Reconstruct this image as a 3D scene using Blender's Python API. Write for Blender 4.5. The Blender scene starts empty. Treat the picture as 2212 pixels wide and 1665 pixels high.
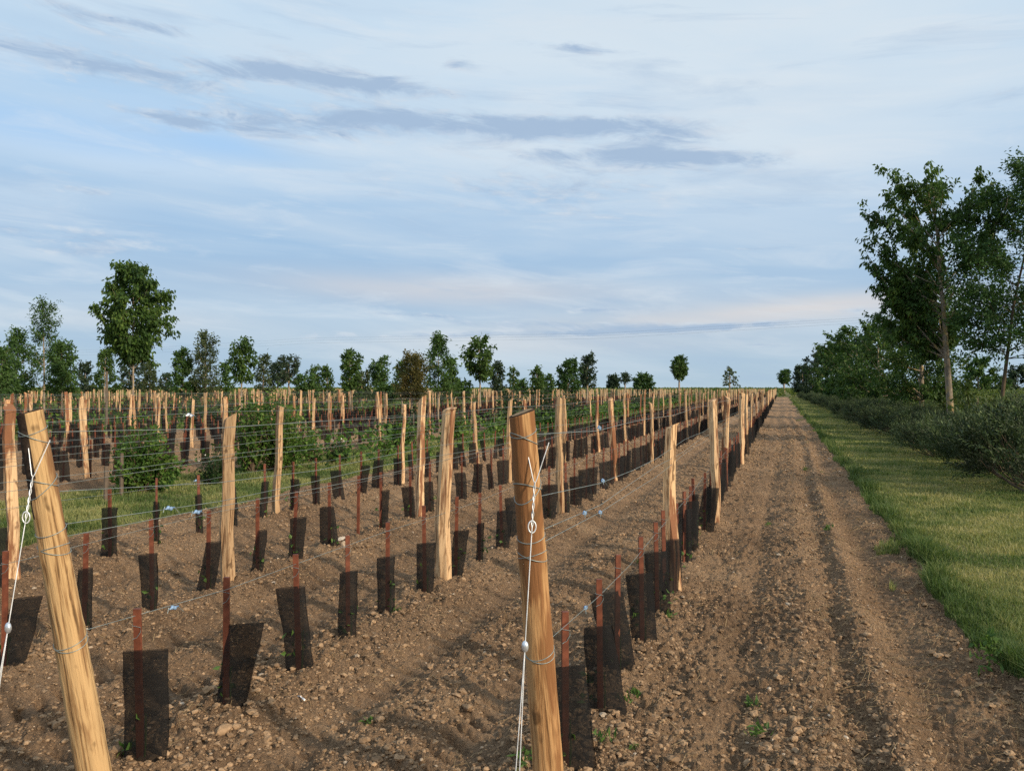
import bpy, math, random
import numpy as np

# ------------------------------------------------------------------ basics
SEED = 11
rng = np.random.default_rng(SEED)
random.seed(SEED)
PI = math.pi
H = 1.65                      # eye height
F = 1738.0                    # focal length in units of a 2212 px wide photograph
TH = math.atan((1688 - 1106) / F)
CT, ST = math.cos(TH), math.sin(TH)
scene = bpy.context.scene
COL = scene.collection


def P(x, d):
    """a place on the ground: bearing given by photo column x, depth d metres"""
    lat = (x - 1106) * d / F
    return lat * CT - d * ST, lat * ST + d * CT


def depth_of(X, Y):
    return -X * ST + Y * CT


def lat_of(X, Y):
    return X * CT + Y * ST


def on_row(X, x):
    """Y of the point of the line X = const seen in photo column x"""
    d = F * X / ((x - 1688) * CT)
    return (d + X * ST) / CT


# ------------------------------------------------------------------ noise
def _h(ix, iy, s):
    ix = ix.astype(np.int64).astype(np.uint32)
    iy = iy.astype(np.int64).astype(np.uint32)
    n = ix * np.uint32(374761393) + iy * np.uint32(668265263) + np.uint32((s * 974711) & 0xffffffff)
    n = (n ^ (n >> np.uint32(13))) * np.uint32(1274126177)
    n = (n ^ (n >> np.uint32(15))) * np.uint32(2246822519)
    n = n ^ (n >> np.uint32(16))
    return n.astype(np.float64) / 4294967295.0


def vnoise(x, y, s=0):
    ix, iy = np.floor(x), np.floor(y)
    fx, fy = x - ix, y - iy
    fx = fx * fx * (3 - 2 * fx)
    fy = fy * fy * (3 - 2 * fy)
    a, b = _h(ix, iy, s), _h(ix + 1, iy, s)
    c, d = _h(ix, iy + 1, s), _h(ix + 1, iy + 1, s)
    return (a + (b - a) * fx) * (1 - fy) + (c + (d - c) * fx) * fy


def fbm(x, y, o=4, s=0, g=0.5):
    t, a, n = 0, 1, 0
    for k in range(o):
        t = t + a * vnoise(x * 2 ** k + 17.3 * k, y * 2 ** k - 9.1 * k, s + k)
        n += a
        a *= g
    return t / n


def worley(x, y, s=0):
    ix, iy = np.floor(x), np.floor(y)
    best = np.full(x.shape, 9.0)
    cid = np.zeros(x.shape)
    for dx in (-1, 0, 1):
        for dy in (-1, 0, 1):
            cx, cy = ix + dx, iy + dy
            px, py = cx + _h(cx, cy, s), cy + _h(cx, cy, s + 1)
            q = (px - x) ** 2 + (py - y) ** 2
            m = q < best
            best = np.where(m, q, best)
            cid = np.where(m, _h(cx, cy, s + 2), cid)
    return np.sqrt(best), cid


def gauss(x, c, w):
    return np.exp(-((x - c) / w) ** 2)


# ------------------------------------------------------------------ layout of the plantation
ROW_X = [-0.881, -2.74, -4.475, -6.26]
STRIP_X = [-9.4, -25.2, -41.0, -57.0, -73.0]
for c in STRIP_X:
    for k in range(7):
        ROW_X.append(c - 2.55 - 1.76 * k)
ROW_X = np.array(ROW_X)
ROW_END = 149.0
VINE_GAP = 0.62
VINE_START = [3.41, 2.89, 3.03, 3.16]
POSTS = [
    [6.6, 10.1, 14.15, 17.85, 21.3, 25.3],
    [6.38, 10.27, 14.0, 17.7, 21.4, 25.2],
    [5.81, 9.53, 13.2, 16.9, 20.4, 24.1],
    [5.25, 8.93, 12.67, 16.3, 20.0, 23.7],
]


def edge_r(y):
    return 1.25 + 0.22 * (fbm(y * 0.7, y * 0 + 3.3, 3, 5) - 0.5) + 0.18 * (fbm(y * 3.1, y * 0 + 7.3, 3, 8) - 0.5)


def edge_w(y, s):
    return 0.5 * (fbm(y * 0.8, y * 0 + 1.7 * s, 4, 20 + s) - 0.5)


def ground_z(x, y, detail=True):
    x = np.asarray(x, float)
    y = np.asarray(y, float)
    r = np.hypot(x, y)
    fade = np.clip((170 - r) / 60, 0, 1)
    z = 0.05 * (fbm(x * 0.25, y * 0.25, 3, 40) - 0.5)
    # planted part: a low ridge under every row, two wheel tracks in every alley
    rows = np.zeros_like(x)
    trk = np.zeros_like(x)
    wob = 0.10 * (fbm(y * 0.35, x * 0 + 2.0, 3, 3) - 0.5)
    for i, rx in enumerate(ROW_X):
        rows = np.maximum(rows, gauss(x + wob * 0.4, rx, 0.30))
        if i < 11:
            trk = np.maximum(trk, gauss(x + wob, rx + 0.56, 0.15))
            trk = np.maximum(trk, gauss(x + wob, rx - 0.56, 0.15) * 0.8)
    soil_l = np.clip((-0.45 - x) / 0.3, 0, 1)
    zl = -0.075 + 0.075 * rows - 0.035 * trk
    # the tilled lane: furrows and ridges with a chevron tyre track
    xm = x + 0.10 * np.sin(y * 0.16 + 0.4) + wob * 0.8
    fur = 0.36 * gauss(xm, 0.47, 0.09) + 0.45 * gauss(xm, -0.13, 0.10) + 0.42 * gauss(xm, 0.84, 0.16)
    rid = gauss(xm, 0.64, 0.10) + 0.7 * gauss(xm, 0.22, 0.12) + 0.15 * gauss(xm, 1.12, 0.1)
    zr = -0.05 - 0.085 * fur * (0.45 + 0.8 * fbm(x * 2, y * 0.9, 3, 77)) + 0.05 * rid * (0.4 + 1.1 * fbm(x * 2, y * 0.8, 3, 78))
    z = z + zl * soil_l + zr * (1 - soil_l) * np.clip((1.5 - x) / 0.3, 0, 1)
    if detail:
        soil = np.clip((edge_r(y) + 0.05 - x) / 0.1, 0, 1)
        for c in STRIP_X:
            soil = soil * np.clip((np.abs(x - c) - 1.5) / 0.25, 0, 1)
        soil = soil * np.clip((ROW_END + 1 - y) / 2, 0, 1)
        calm = np.clip(1 - 0.85 * np.maximum(trk * soil_l, gauss(xm, 0.84, 0.16)), 0.12, 1)
        # broken earth: clods of three sizes
        w1, c1 = worley(x * 7 + 0.6 * fbm(x * 9, y * 9, 2, 60), y * 7, 50)
        w2, c2 = worley(x * 17, y * 17, 53)
        w3, c3 = worley(x * 38, y * 38, 56)
        big = np.clip(0.60 - w1, 0, 1) * (0.15 + 1.0 * c1 ** 3) * 0.085
        mid = np.clip(0.6 - w2, 0, 1) * (0.25 + 1.1 * c2 ** 2) * 0.060
        sml = np.clip(0.6 - w3, 0, 1) * (0.3 + c3) * 0.036
        patch = 0.45 + 0.9 * fbm(x * 1.3, y * 1.3, 3, 70)
        z = z + soil * fade * (calm * patch * (big + mid) + (0.35 + 0.65 * calm) * sml - 0.02 + 0.075 * calm * (fbm(x * 3.5, y * 3.5, 4, 30) - 0.5))
        # tread ribs pressed into the tracks
        ph = y * 2 * PI / 0.125
        rib = 0.6 - 2.0 * np.clip(1 - 1.15 * np.abs(np.sin(ph / 2 + 11 * np.abs(xm - 0.84) + 2.0 * fbm(x * 3, y * 3, 2, 36))), 0, 1)
        tw = gauss(xm, 0.84, 0.13) * np.clip((22 - r) / 10, 0, 1) * (0.4 + 0.8 * vnoise(y * 1.5, x * 2, 33))
        z = z + soil * 0.034 * rib * tw
        tl = np.zeros_like(x)
        for rx in ROW_X[1:4]:
            tl = np.maximum(tl, gauss(x + wob, rx + 0.56, 0.13))
            tl = np.maximum(tl, gauss(x + wob, rx + 1.2, 0.13))
        rib2 = 0.6 - 2.0 * np.clip(1 - 1.15 * np.abs(np.sin(y * PI / 0.14 + 11 * x + 2.0 * fbm(x * 3, y * 3, 2, 37))), 0, 1)
        z = z + soil * 0.036 * rib2 * tl * np.clip((20 - r) / 10, 0, 1) * (0.2 + 0.9 * vnoise(y * 1.1, x * 2, 35))
        grass = 1 - soil
        z = z + grass * fade * 0.05 * (fbm(x * 1.6, y * 1.6, 3, 80) - 0.5) + grass * 0.012
    return z


def gz(x, y, detail=False):
    return float(ground_z(np.array([x]), np.array([y]), detail)[0])


# ------------------------------------------------------------------ mesh helper
class Geo:
    def __init__(self):
        self.v, self.f, self.n = [], [], 0

    def add(self, v, f, mat=0, rnd=None):
        v = np.asarray(v, float).reshape(-1, 3)
        if not isinstance(f, (list, tuple)) or (len(f) and np.isscalar(f[0][0])):
            f = [f]
        for a in f:
            a = np.asarray(a, np.int64)
            r = np.full(len(a), 0.5) if rnd is None else np.broadcast_to(np.asarray(rnd, float), (len(a),))
            self.f.append((a + self.n, mat, r))
        self.v.append(v)
        self.n += len(v)

    def mesh(self, name, mats, smooth=False):
        me = bpy.data.meshes.new(name)
        v = np.concatenate(self.v) if self.v else np.zeros((0, 3))
        loops = np.concatenate([a.ravel() for a, _, _ in self.f])
        tot = np.concatenate([np.full(len(a), a.shape[1]) for a, _, _ in self.f])
        mi = np.concatenate([np.full(len(a), m) for a, m, _ in self.f])
        rn = np.concatenate([r for _, _, r in self.f])
        start = np.concatenate([[0], np.cumsum(tot)[:-1]])
        me.vertices.add(len(v))
        me.vertices.foreach_set('co', v.astype(np.float32).ravel())
        me.loops.add(len(loops))
        me.loops.foreach_set('vertex_index', loops.astype(np.int32))
        me.polygons.add(len(tot))
        me.polygons.foreach_set('loop_start', start.astype(np.int32))
        me.polygons.foreach_set('material_index', mi.astype(np.int32))
        me.polygons.foreach_set('use_smooth', np.full(len(tot), smooth))
        for m in (mats if isinstance(mats, (list, tuple)) else [mats]):
            me.materials.append(m)
        at = me.attributes.new('rnd', 'FLOAT', 'FACE')
        at.data.foreach_set('value', rn.astype(np.float32))
        me.update(calc_edges=True)
        return me

    def build(self, name, mats, parent=None, smooth=False, loc=None):
        return link(name, self.mesh(name, mats, smooth), parent, loc)


def link(name, me, parent=None, loc=None):
    o = bpy.data.objects.new(name, me)
    COL.objects.link(o)
    if parent is not None:
        o.parent = parent
    if loc is not None:
        o.location = loc
    return o


def tag(o, label, cat, group=None, kind=None):
    o['label'] = label
    o['category'] = cat
    if group:
        o['group'] = group
    if kind:
        o['kind'] = kind
    return o


def tube(pts, rad, n=6, cap=True):
    pts = np.asarray(pts, float)
    m = len(pts)
    rad = np.broadcast_to(np.asarray(rad, float), (m,))
    tan = np.gradient(pts, axis=0)
    tan /= np.linalg.norm(tan, axis=1)[:, None] + 1e-9
    ref = np.array([0.0, 0, 1]) if abs(tan[0][2]) < 0.8 else np.array([1.0, 0, 0])
    u = np.cross(tan, ref)
    u /= np.linalg.norm(u, axis=1)[:, None] + 1e-9
    w = np.cross(tan, u)
    a = np.arange(n) * 2 * PI / n
    v = pts[:, None, :] + rad[:, None, None] * (np.cos(a)[None, :, None] * u[:, None, :] + np.sin(a)[None, :, None] * w[:, None, :])
    v = v.reshape(-1, 3)
    i = np.arange(m - 1)[:, None] * n
    j = np.arange(n)[None, :]
    k = (j + 1) % n
    q = np.stack([i + j, i + k, i + n + k, i + n + j], -1).reshape(-1, 4)
    f = [q]
    if cap and n >= 3:
        f.append(np.array([list(range(n))[::-1]]))
        f.append(np.array([[(m - 1) * n + t for t in range(n)]]))
    return v, f


def box(cx, cy, z0, z1, sx, sy):
    v = np.array([[cx + a * sx / 2, cy + b * sy / 2, z] for z in (z0, z1) for a, b in ((-1, -1), (1, -1), (1, 1), (-1, 1))])
    f = np.array([[3, 2, 1, 0], [4, 5, 6, 7], [0, 1, 5, 4], [1, 2, 6, 5], [2, 3, 7, 6], [3, 0, 4, 7]])
    return v, f


def unit(a):
    return a / (np.linalg.norm(a, axis=-1, keepdims=True) + 1e-9)


def leaves(g, pos, d, ln, wd, rg, mat=0, rnd=None, flat=0.0):
    """kite shaped leaves: pos base points, d directions, ln lengths, wd widths"""
    n = len(pos)
    d = unit(d)
    r = rg.normal(size=(n, 3))
    r[:, 2] += flat * 4
    s = unit(np.cross(d, r))
    up = np.cross(s, d)
    ln = np.broadcast_to(ln, (n,))[:, None]
    wd = np.broadcast_to(wd, (n,))[:, None]
    mid = pos + d * ln * 0.42
    v = np.stack([pos, mid + s * wd / 2 + up * wd * 0.18, pos + d * ln, mid - s * wd / 2 + up * wd * 0.18], 1).reshape(-1, 3)
    f = np.arange(4 * n).reshape(-1, 4)
    g.add(v, f, mat, rg.random(n) if rnd is None else rnd)


def ico(sub):
    import bmesh
    bm = bmesh.new()
    bmesh.ops.create_icosphere(bm, subdivisions=sub, radius=1)
    v = np.array([x.co[:] for x in bm.verts])
    f = np.array([[q.index for q in p.verts] for p in bm.faces])
    bm.free()
    return v, f


ICO1, ICO2, ICO3 = ico(1), ico(2), ico(3)


def scatter_lumps(g, pos, size, rg, base, mat=0, flat=0.75, jit=0.18):
    v0, f0 = base
    n, m = len(pos), len(v0)
    ang = rg.random(n) * 2 * PI
    sc = size[:, None] * np.stack([rg.uniform(.75, 1.3, n), rg.uniform(.75, 1.3, n), rg.uniform(.55, 1.0, n) * flat / .75], 1)
    v = v0[None] * (1 + jit * rg.normal(size=(n, m, 1)))
    t = rg.uniform(-.6, .6, n)
    y, z = v[..., 1] * np.cos(t)[:, None] - v[..., 2] * np.sin(t)[:, None], v[..., 1] * np.sin(t)[:, None] + v[..., 2] * np.cos(t)[:, None]
    v = np.stack([v[..., 0], y, z], -1) * sc[:, None, :]
    c, s = np.cos(ang)[:, None], np.sin(ang)[:, None]
    v = np.stack([v[..., 0] * c - v[..., 1] * s, v[..., 0] * s + v[..., 1] * c, v[..., 2]], -1) + pos[:, None, :]
    f = (f0[None] + (np.arange(n) * m)[:, None, None]).reshape(-1, 3)
    g.add(v.reshape(-1, 3), f, mat, np.repeat(rg.random(n), len(f0)))


# ------------------------------------------------------------------ materials
def lin(r, g, b):
    return tuple(((c / 255) / 12.92 if c / 255 <= 0.04045 else ((c / 255 + 0.055) / 1.055) ** 2.4) for c in (r, g, b)) + (1,)


class NT:
    """small node-tree builder"""
    def __init__(self, tree):
        self.t = tree
        tree.nodes.clear()

    def node(self, typ, **kw):
        n = self.t.nodes.new(typ)
        for k, v in kw.items():
            setattr(n, k, v)
        return n

    def link(self, a, b):
        self.t.links.new(a, b)

    def put(self, sock, val):
        if hasattr(val, 'is_output'):
            self.t.links.new(val, sock)
        else:
            sock.default_value = val

    def math(self, op, a, b=None, c=None, clamp=False):
        n = self.node('ShaderNodeMath', operation=op, use_clamp=clamp)
        self.put(n.inputs[0], a)
        if b is not None:
            self.put(n.inputs[1], b)
        if c is not None:
            self.put(n.inputs[2], c)
        return n.outputs[0]

    def mix(self, fac, a, b, blend='MIX'):
        n = self.node('ShaderNodeMix', data_type='RGBA', blend_type=blend)
        self.put(n.inputs[0], fac)
        self.put(n.inputs[6], a)
        self.put(n.inputs[7], b)
        return n.outputs[2]

    def ramp(self, fac, stops, interp='LINEAR'):
        n = self.node('ShaderNodeValToRGB')
        cr = n.color_ramp
        cr.interpolation = interp
        while len(cr.elements) < len(stops):
            cr.elements.new(0.5)
        for e, (p, c) in zip(cr.elements, stops):
            e.position = p
            e.color = c if len(c) == 4 else tuple(c) + (1,)
        self.put(n.inputs[0], fac)
        return n.outputs[0]

    def noise(self, vec, scale, detail=4, rough=0.55, dist=0.0, out=0):
        n = self.node('ShaderNodeTexNoise')
        self.put(n.inputs['Vector'], vec)
        n.inputs['Scale'].default_value = scale
        n.inputs['Detail'].default_value = detail
        n.inputs['Roughness'].default_value = rough
        n.inputs['Distortion'].default_value = dist
        return n.outputs[out]

    def scale(self, vec, s):
        n = self.node('ShaderNodeMapping')
        self.put(n.inputs['Vector'], vec)
        n.inputs['Scale'].default_value = s
        return n.outputs[0]


def material(name):
    m = bpy.data.materials.new(name)
    m.use_nodes = True
    t = NT(m.node_tree)
    out = t.node('ShaderNodeOutputMaterial')
    return m, t, out


def principled(t, out, col, rough=0.8, spec=0.3, metal=0.0, normal=None):
    p = t.node('ShaderNodeBsdfPrincipled')
    t.put(p.inputs['Base Color'], col)
    t.put(p.inputs['Roughness'], rough)
    t.put(p.inputs['Specular IOR Level'], spec)
    t.put(p.inputs['Metallic'], metal)
    if normal is not None:
        t.link(normal, p.inputs['Normal'])
    t.link(p.outputs[0], out.inputs[0])
    return p


def bump(t, h, strength=0.5, dist=0.02):
    b = t.node('ShaderNodeBump')
    b.inputs['Strength'].default_value = strength
    b.inputs['Distance'].default_value = dist
    t.put(b.inputs['Height'], h)
    return b.outputs[0]


def coord(t, which='Object'):
    return t.node('ShaderNodeTexCoord').outputs[which]


def attr(t, name):
    n = t.node('ShaderNodeAttribute')
    n.attribute_name = name
    return n.outputs['Fac']


def mat_soil():
    m, t, out = material('tilled_earth')
    c = coord(t)
    big = t.noise(c, 0.9, 5, 0.6)
    mid = t.noise(c, 34, 6, 0.75)
    fine = t.noise(c, 85, 3, 0.6)
    col = t.ramp(big, [(0.30, (0.215, 0.138, 0.082)), (0.52, (0.330, 0.214, 0.127)), (0.75, (0.45, 0.302, 0.180))])
    col2 = t.ramp(mid, [(0.28, (0.50, 0.48, 0.47)), (0.5, (0.95, 0.95, 0.95)), (0.72, (1.4, 1.36, 1.28))])
    col = t.mix(1.0, col, col2, 'MULTIPLY')
    v = t.node('ShaderNodeTexVoronoi')
    v.inputs['Scale'].default_value = 42
    t.put(v.inputs['Vector'], c)
    spots = t.ramp(v.outputs['Color'], [(0.86, (0, 0, 0)), (0.93, (1, 1, 1))])
    col = t.mix(t.math('MULTIPLY', spots, 0.45), col, (0.47, 0.36, 0.25, 1))
    hgt = t.math('ADD', t.math('MULTIPLY', mid, 1.2), t.math('MULTIPLY', fine, 0.6))
    principled(t, out, col, 0.95, 0.12, normal=bump(t, hgt, 1.0, 0.05))
    return m


def mat_clod(name, a, b):
    m, t, out = material(name)
    c = coord(t)
    r = attr(t, 'rnd')
    col = t.ramp(r, [(0.0, a), (1.0, b)])
    n = t.noise(c, 60, 3)
    col = t.mix(1.0, col, t.ramp(n, [(0.3, (0.7, 0.7, 0.7)), (0.7, (1.2, 1.2, 1.2))]), 'MULTIPLY')
    principled(t, out, col, 0.95, 0.12, normal=bump(t, n, 0.5, 0.01))
    return m


def mat_turf(name, a, b, dry):
    m, t, out = material(name)
    c = coord(t)
    big = t.noise(c, 0.6, 4)
    fine = t.noise(c, 30, 4, 0.7)
    col = t.ramp(fine, [(0.3, a), (0.65, b)])
    col = t.mix(t.ramp(big, [(0.42, (0, 0, 0)), (0.68, (0.75, 0.75, 0.75))]), col, dry)
    principled(t, out, col, 0.9, 0.15, normal=bump(t, fine, 0.8, 0.03))
    return m


def mat_blade(name, stops, trans=0.33, vary=0.7):
    """thin plant matter: two-sided, lets some light through; the colour varies from blade to blade and patch to patch"""
    m, t, out = material(name)
    c = coord(t)
    n = t.noise(c, 1.1, 3)
    f = t.math('ADD', t.math('MULTIPLY', attr(t, 'rnd'), vary), t.math('MULTIPLY', t.math('SUBTRACT', n, 0.5), 1.5), clamp=True)
    col = t.ramp(f, stops)
    p = t.node('ShaderNodeBsdfPrincipled')
    t.put(p.inputs['Base Color'], col)
    p.inputs['Roughness'].default_value = 0.55
    p.inputs['Specular IOR Level'].default_value = 0.25
    tr = t.node('ShaderNodeBsdfTranslucent')
    t.put(tr.inputs[0], t.mix(1.0, col, (1.25, 1.3, 0.7, 1), 'MULTIPLY'))
    mx = t.node('ShaderNodeMixShader')
    mx.inputs[0].default_value = trans
    t.link(p.outputs[0], mx.inputs[1])
    t.link(tr.outputs[0], mx.inputs[2])
    t.link(mx.outputs[0], out.inputs[0])
    return m


def mat_wood(name, light, dark, barkcol, bark=0.56, tint=0.35):
    m, t, out = material(name)
    c = coord(t)
    inf = t.node('ShaderNodeObjectInfo')
    off = t.node('ShaderNodeVectorMath', operation='ADD')
    t.link(c, off.inputs[0])
    rv = t.node('ShaderNodeCombineXYZ')
    t.put(rv.inputs[0], t.math('MULTIPLY', inf.outputs['Random'], 37.0))
    t.put(rv.inputs[2], t.math('MULTIPLY', inf.outputs['Random'], 91.0))
    t.link(rv.outputs[0], off.inputs[1])
    c = off.outputs[0]
    grain = t.noise(t.scale(c, (70, 70, 3.2)), 1, 4, 0.6, 0.4)
    broad = t.noise(t.scale(c, (9, 9, 1.4)), 1, 4, 0.6, 0.3)
    knots = t.noise(t.scale(c, (16, 16, 7)), 1, 2, 0.5)
    crack = t.noise(t.scale(c, (34, 34, 1.3)), 1, 5, 0.7, 0.5)
    grain = t.math('ADD', t.math('MULTIPLY', grain, 0.55), t.math('MULTIPLY', crack, 0.45))
    col = t.ramp(grain, [(0.37, tuple(q * .42 for q in dark)), (0.44, dark), (0.50, light), (0.64, tuple(min(1, q * 1.18) for q in light))])
    patch = t.math('MULTIPLY_ADD', t.math('SUBTRACT', inf.outputs['Random'], 0.5), 0.16, broad)
    col = t.mix(t.ramp(patch, [(bark, (0, 0, 0)), (bark + 0.07, (1, 1, 1))]), col, barkcol + (1,))
    col = t.mix(t.ramp(knots, [(0.64, (0, 0, 0)), (0.70, (0.85, 0.85, 0.85))]), col, tuple(q * 0.45 for q in dark) + (1,))
    if tint:
        col = t.mix(1.0, col, t.ramp(inf.outputs['Random'], [(0, (0.62, 0.58, 0.55)), (0.3, (0.95, 0.9, 0.85)), (0.7, (1.05, 1.02, 1.0)), (1, (0.9, 0.72, 0.6))]), 'MULTIPLY')
    h = t.math('ADD', grain, t.math('MULTIPLY', broad, 1.3))
    principled(t, out, col, 0.75, 0.25, normal=bump(t, h, 0.9, 0.010))
    return m


def mat_plain(name, col, rough=0.7, spec=0.3, metal=0.0, nscale=20, amt=0.25):
    m, t, out = material(name)
    n = t.noise(coord(t), nscale, 4)
    f = t.ramp(n, [(0.3, (1 - amt,) * 3), (0.7, (1 + amt,) * 3)])
    principled(t, out, t.mix(1.0, col + (1,), f, 'MULTIPLY'), rough, spec, metal)
    return m


def mat_bark(name, a, b, lichen):
    m, t, out = material(name)
    c = coord(t)
    n = t.noise(t.scale(c, (14, 14, 5)), 1, 5, 0.65)
    n2 = t.noise(c, 5, 4)
    col = t.ramp(n, [(0.3, a), (0.7, b)])
    col = t.mix(t.ramp(n2, [(0.52, (0, 0, 0)), (0.62, (0.8, 0.8, 0.8))]), col, lichen + (1,))
    principled(t, out, col, 0.9, 0.15, normal=bump(t, n, 0.7, 0.02))
    return m


def mat_net():
    """black woven plastic mesh: the open share of the weave lets light straight through"""
    m, t, out = material('black_plastic_mesh')
    c = coord(t)
    n = t.noise(t.scale(c, (14, 14, 60)), 1, 3, 0.6)
    n2 = t.noise(c, 6, 2)
    fac = t.math('ADD', t.math('MULTIPLY', n, 0.25), t.math('MULTIPLY', n2, 0.15), clamp=True)
    fac = t.math('ADD', fac, 0.46, clamp=True)
    p = t.node('ShaderNodeBsdfPrincipled')
    p.inputs['Base Color'].default_value = (0.009, 0.009, 0.0095, 1)
    p.inputs['Roughness'].default_value = 0.6
    p.inputs['Specular IOR Level'].default_value = 0.2
    tr = t.node('ShaderNodeBsdfTransparent')
    mx = t.node('ShaderNodeMixShader')
    t.put(mx.inputs[0], fac)
    t.link(tr.outputs[0], mx.inputs[1])
    t.link(p.outputs[0], mx.inputs[2])
    t.link(mx.outputs[0], out.inputs[0])
    return m


def mat_endgrain():
    m, t, out = material('sawn_end_grain')
    c = coord(t)
    s = t.node('ShaderNodeSeparateXYZ')
    t.link(c, s.inputs[0])
    r = t.math('SQRT', t.math('ADD', t.math('MULTIPLY', s.outputs[0], s.outputs[0]), t.math('MULTIPLY', s.outputs[1], s.outputs[1])))
    w = t.math('SINE', t.math('ADD', t.math('MULTIPLY', r, 900.0), t.math('MULTIPLY', t.noise(c, 40, 3), 6)))
    col = t.ramp(t.math('MULTIPLY_ADD', w, 0.5, 0.5), [(0, (0.22, 0.13, 0.06)), (1, (0.42, 0.29, 0.15))])
    col = t.mix(t.ramp(t.noise(c, 22, 3), [(0.45, (0, 0, 0)), (0.7, (0.7, 0.7, 0.7))]), col, (0.12, 0.10, 0.085, 1))
    principled(t, out, col, 0.85, 0.2)
    return m


M = {}
M['soil'] = mat_soil()
M['clod'] = mat_clod('dry_clod', (0.18, 0.116, 0.067), (0.385, 0.256, 0.150))
M['pebble'] = mat_clod('pale_pebble', (0.34, 0.25, 0.165), (0.56, 0.46, 0.35))
M['turf'] = mat_turf('mown_turf', (0.070, 0.085, 0.028), (0.14, 0.15, 0.048), (0.26, 0.215, 0.10, 1))
M['weedy'] = mat_turf('weedy_ground', (0.040, 0.060, 0.018), (0.11, 0.115, 0.036), (0.17, 0.13, 0.06, 1))
M['field'] = mat_turf('distant_vines_ground', (0.055, 0.075, 0.020), (0.11, 0.13, 0.035), (0.15, 0.14, 0.05, 1))
M['grass'] = mat_blade('grass_blade', [(0.0, (0.065, 0.110, 0.028)), (0.35, (0.145, 0.182, 0.058)), (0.68, (0.270, 0.268, 0.105)), (1.0, (0.42, 0.36, 0.17))])
M['straw'] = mat_blade('dry_straw', [(0.0, (0.22, 0.145, 0.07)), (1.0, (0.46, 0.34, 0.18))], 0.1)
M['weed'] = mat_blade('weed_leaf', [(0.0, (0.06, 0.12, 0.03)), (1.0, (0.14, 0.22, 0.05))])
M['cherry'] = mat_blade('cherry_leaf', [(0.0, (0.024, 0.056, 0.013)), (0.5, (0.062, 0.120, 0.022)), (0.85, (0.135, 0.195, 0.034)), (1.0, (0.23, 0.25, 0.055))])
M['ash'] = mat_blade('ash_leaf', [(0.0, (0.032, 0.075, 0.020)), (0.6, (0.075, 0.140, 0.034)), (1.0, (0.14, 0.21, 0.055))])
M['locust'] = mat_blade('locust_leaf', [(0.0, (0.024, 0.060, 0.018)), (0.6, (0.056, 0.115, 0.027)), (1.0, (0.12, 0.185, 0.045))])
M['maple'] = mat_blade('maple_leaf', [(0.0, (0.028, 0.066, 0.017)), (0.6, (0.074, 0.132, 0.028)), (1.0, (0.15, 0.20, 0.045))])
M['oak'] = mat_blade('evergreen_oak_leaf', [(0.0, (0.035, 0.045, 0.015)), (0.5, (0.10, 0.09, 0.025)), (1.0, (0.21, 0.16, 0.05))])
M['farleaf'] = mat_blade('far_tree_leaf', [(0.0, (0.025, 0.045, 0.026)), (0.6, (0.045, 0.075, 0.038)), (1.0, (0.08, 0.11, 0.05))])
M['birch'] = mat_blade('birch_leaf', [(0.0, (0.035, 0.055, 0.022)), (0.6, (0.075, 0.105, 0.04)), (1.0, (0.15, 0.18, 0.08))])
M['shrub'] = mat_blade('shrub_leaf', [(0.0, (0.034, 0.080, 0.016)), (0.5, (0.085, 0.155, 0.026)), (1.0, (0.20, 0.28, 0.055))])
M['darkshrub'] = mat_blade('dark_shrub_leaf', [(0.0, (0.014, 0.036, 0.012)), (0.6, (0.035, 0.075, 0.02)), (1.0, (0.08, 0.13, 0.035))])
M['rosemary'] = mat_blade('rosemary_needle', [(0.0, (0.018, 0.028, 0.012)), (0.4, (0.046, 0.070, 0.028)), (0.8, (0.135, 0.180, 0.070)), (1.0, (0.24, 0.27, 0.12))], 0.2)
M['vine'] = mat_blade('vine_leaf', [(0.0, (0.055, 0.085, 0.018)), (0.5, (0.11, 0.15, 0.032)), (1.0, (0.21, 0.23, 0.055))], 0.3)
M['flower'] = mat_plain('white_petal', (0.75, 0.75, 0.70))
M['post'] = mat_wood('split_chestnut', (0.62, 0.435, 0.250), (0.36, 0.215, 0.110), (0.23, 0.105, 0.052), 0.515)
M['peeled'] = mat_wood('peeled_round_wood', (0.52, 0.355, 0.175), (0.34, 0.205, 0.092), (0.25, 0.135, 0.060), 0.555)
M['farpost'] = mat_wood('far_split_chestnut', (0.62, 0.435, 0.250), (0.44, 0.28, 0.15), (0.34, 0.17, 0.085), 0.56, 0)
M['char'] = mat_plain('dark_bark_rim', (0.045, 0.032, 0.024), 0.9, 0.1, nscale=60, amt=0.5)
M['end'] = mat_endgrain()
M['oldpost'] = mat_plain('weathered_grey_wood', (0.13, 0.10, 0.075), 0.9, 0.1)
M['stake'] = mat_plain('red_brown_stake', (0.150, 0.046, 0.023), 0.6, 0.3, nscale=25, amt=0.35)
M['net'] = mat_net()
M['guard'] = mat_plain('black_tree_guard', (0.02, 0.02, 0.022), 0.8, 0.1)
M['wire'] = mat_plain('galvanised_wire', (0.27, 0.31, 0.29), 0.5, 0.5, 0.5)
M['newwire'] = mat_plain('new_bright_wire', (0.78, 0.80, 0.80), 0.4, 0.5, 0.35)
M['clip'] = mat_plain('blue_zinc_clip', (0.19, 0.30, 0.46), 0.45, 0.4, 0.1)
M['zinc'] = mat_plain('bright_zinc', (0.62, 0.66, 0.70), 0.3, 0.5, 0.7)
M['white'] = mat_plain('white_plastic', (0.8, 0.8, 0.8), 0.5)
M['cable'] = mat_plain('dark_power_cable', (0.10, 0.11, 0.13), 0.6)
M['bark'] = mat_bark('grey_bark', (0.14, 0.110, 0.082), (0.36, 0.30, 0.23), (0.40, 0.29, 0.12))
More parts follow.
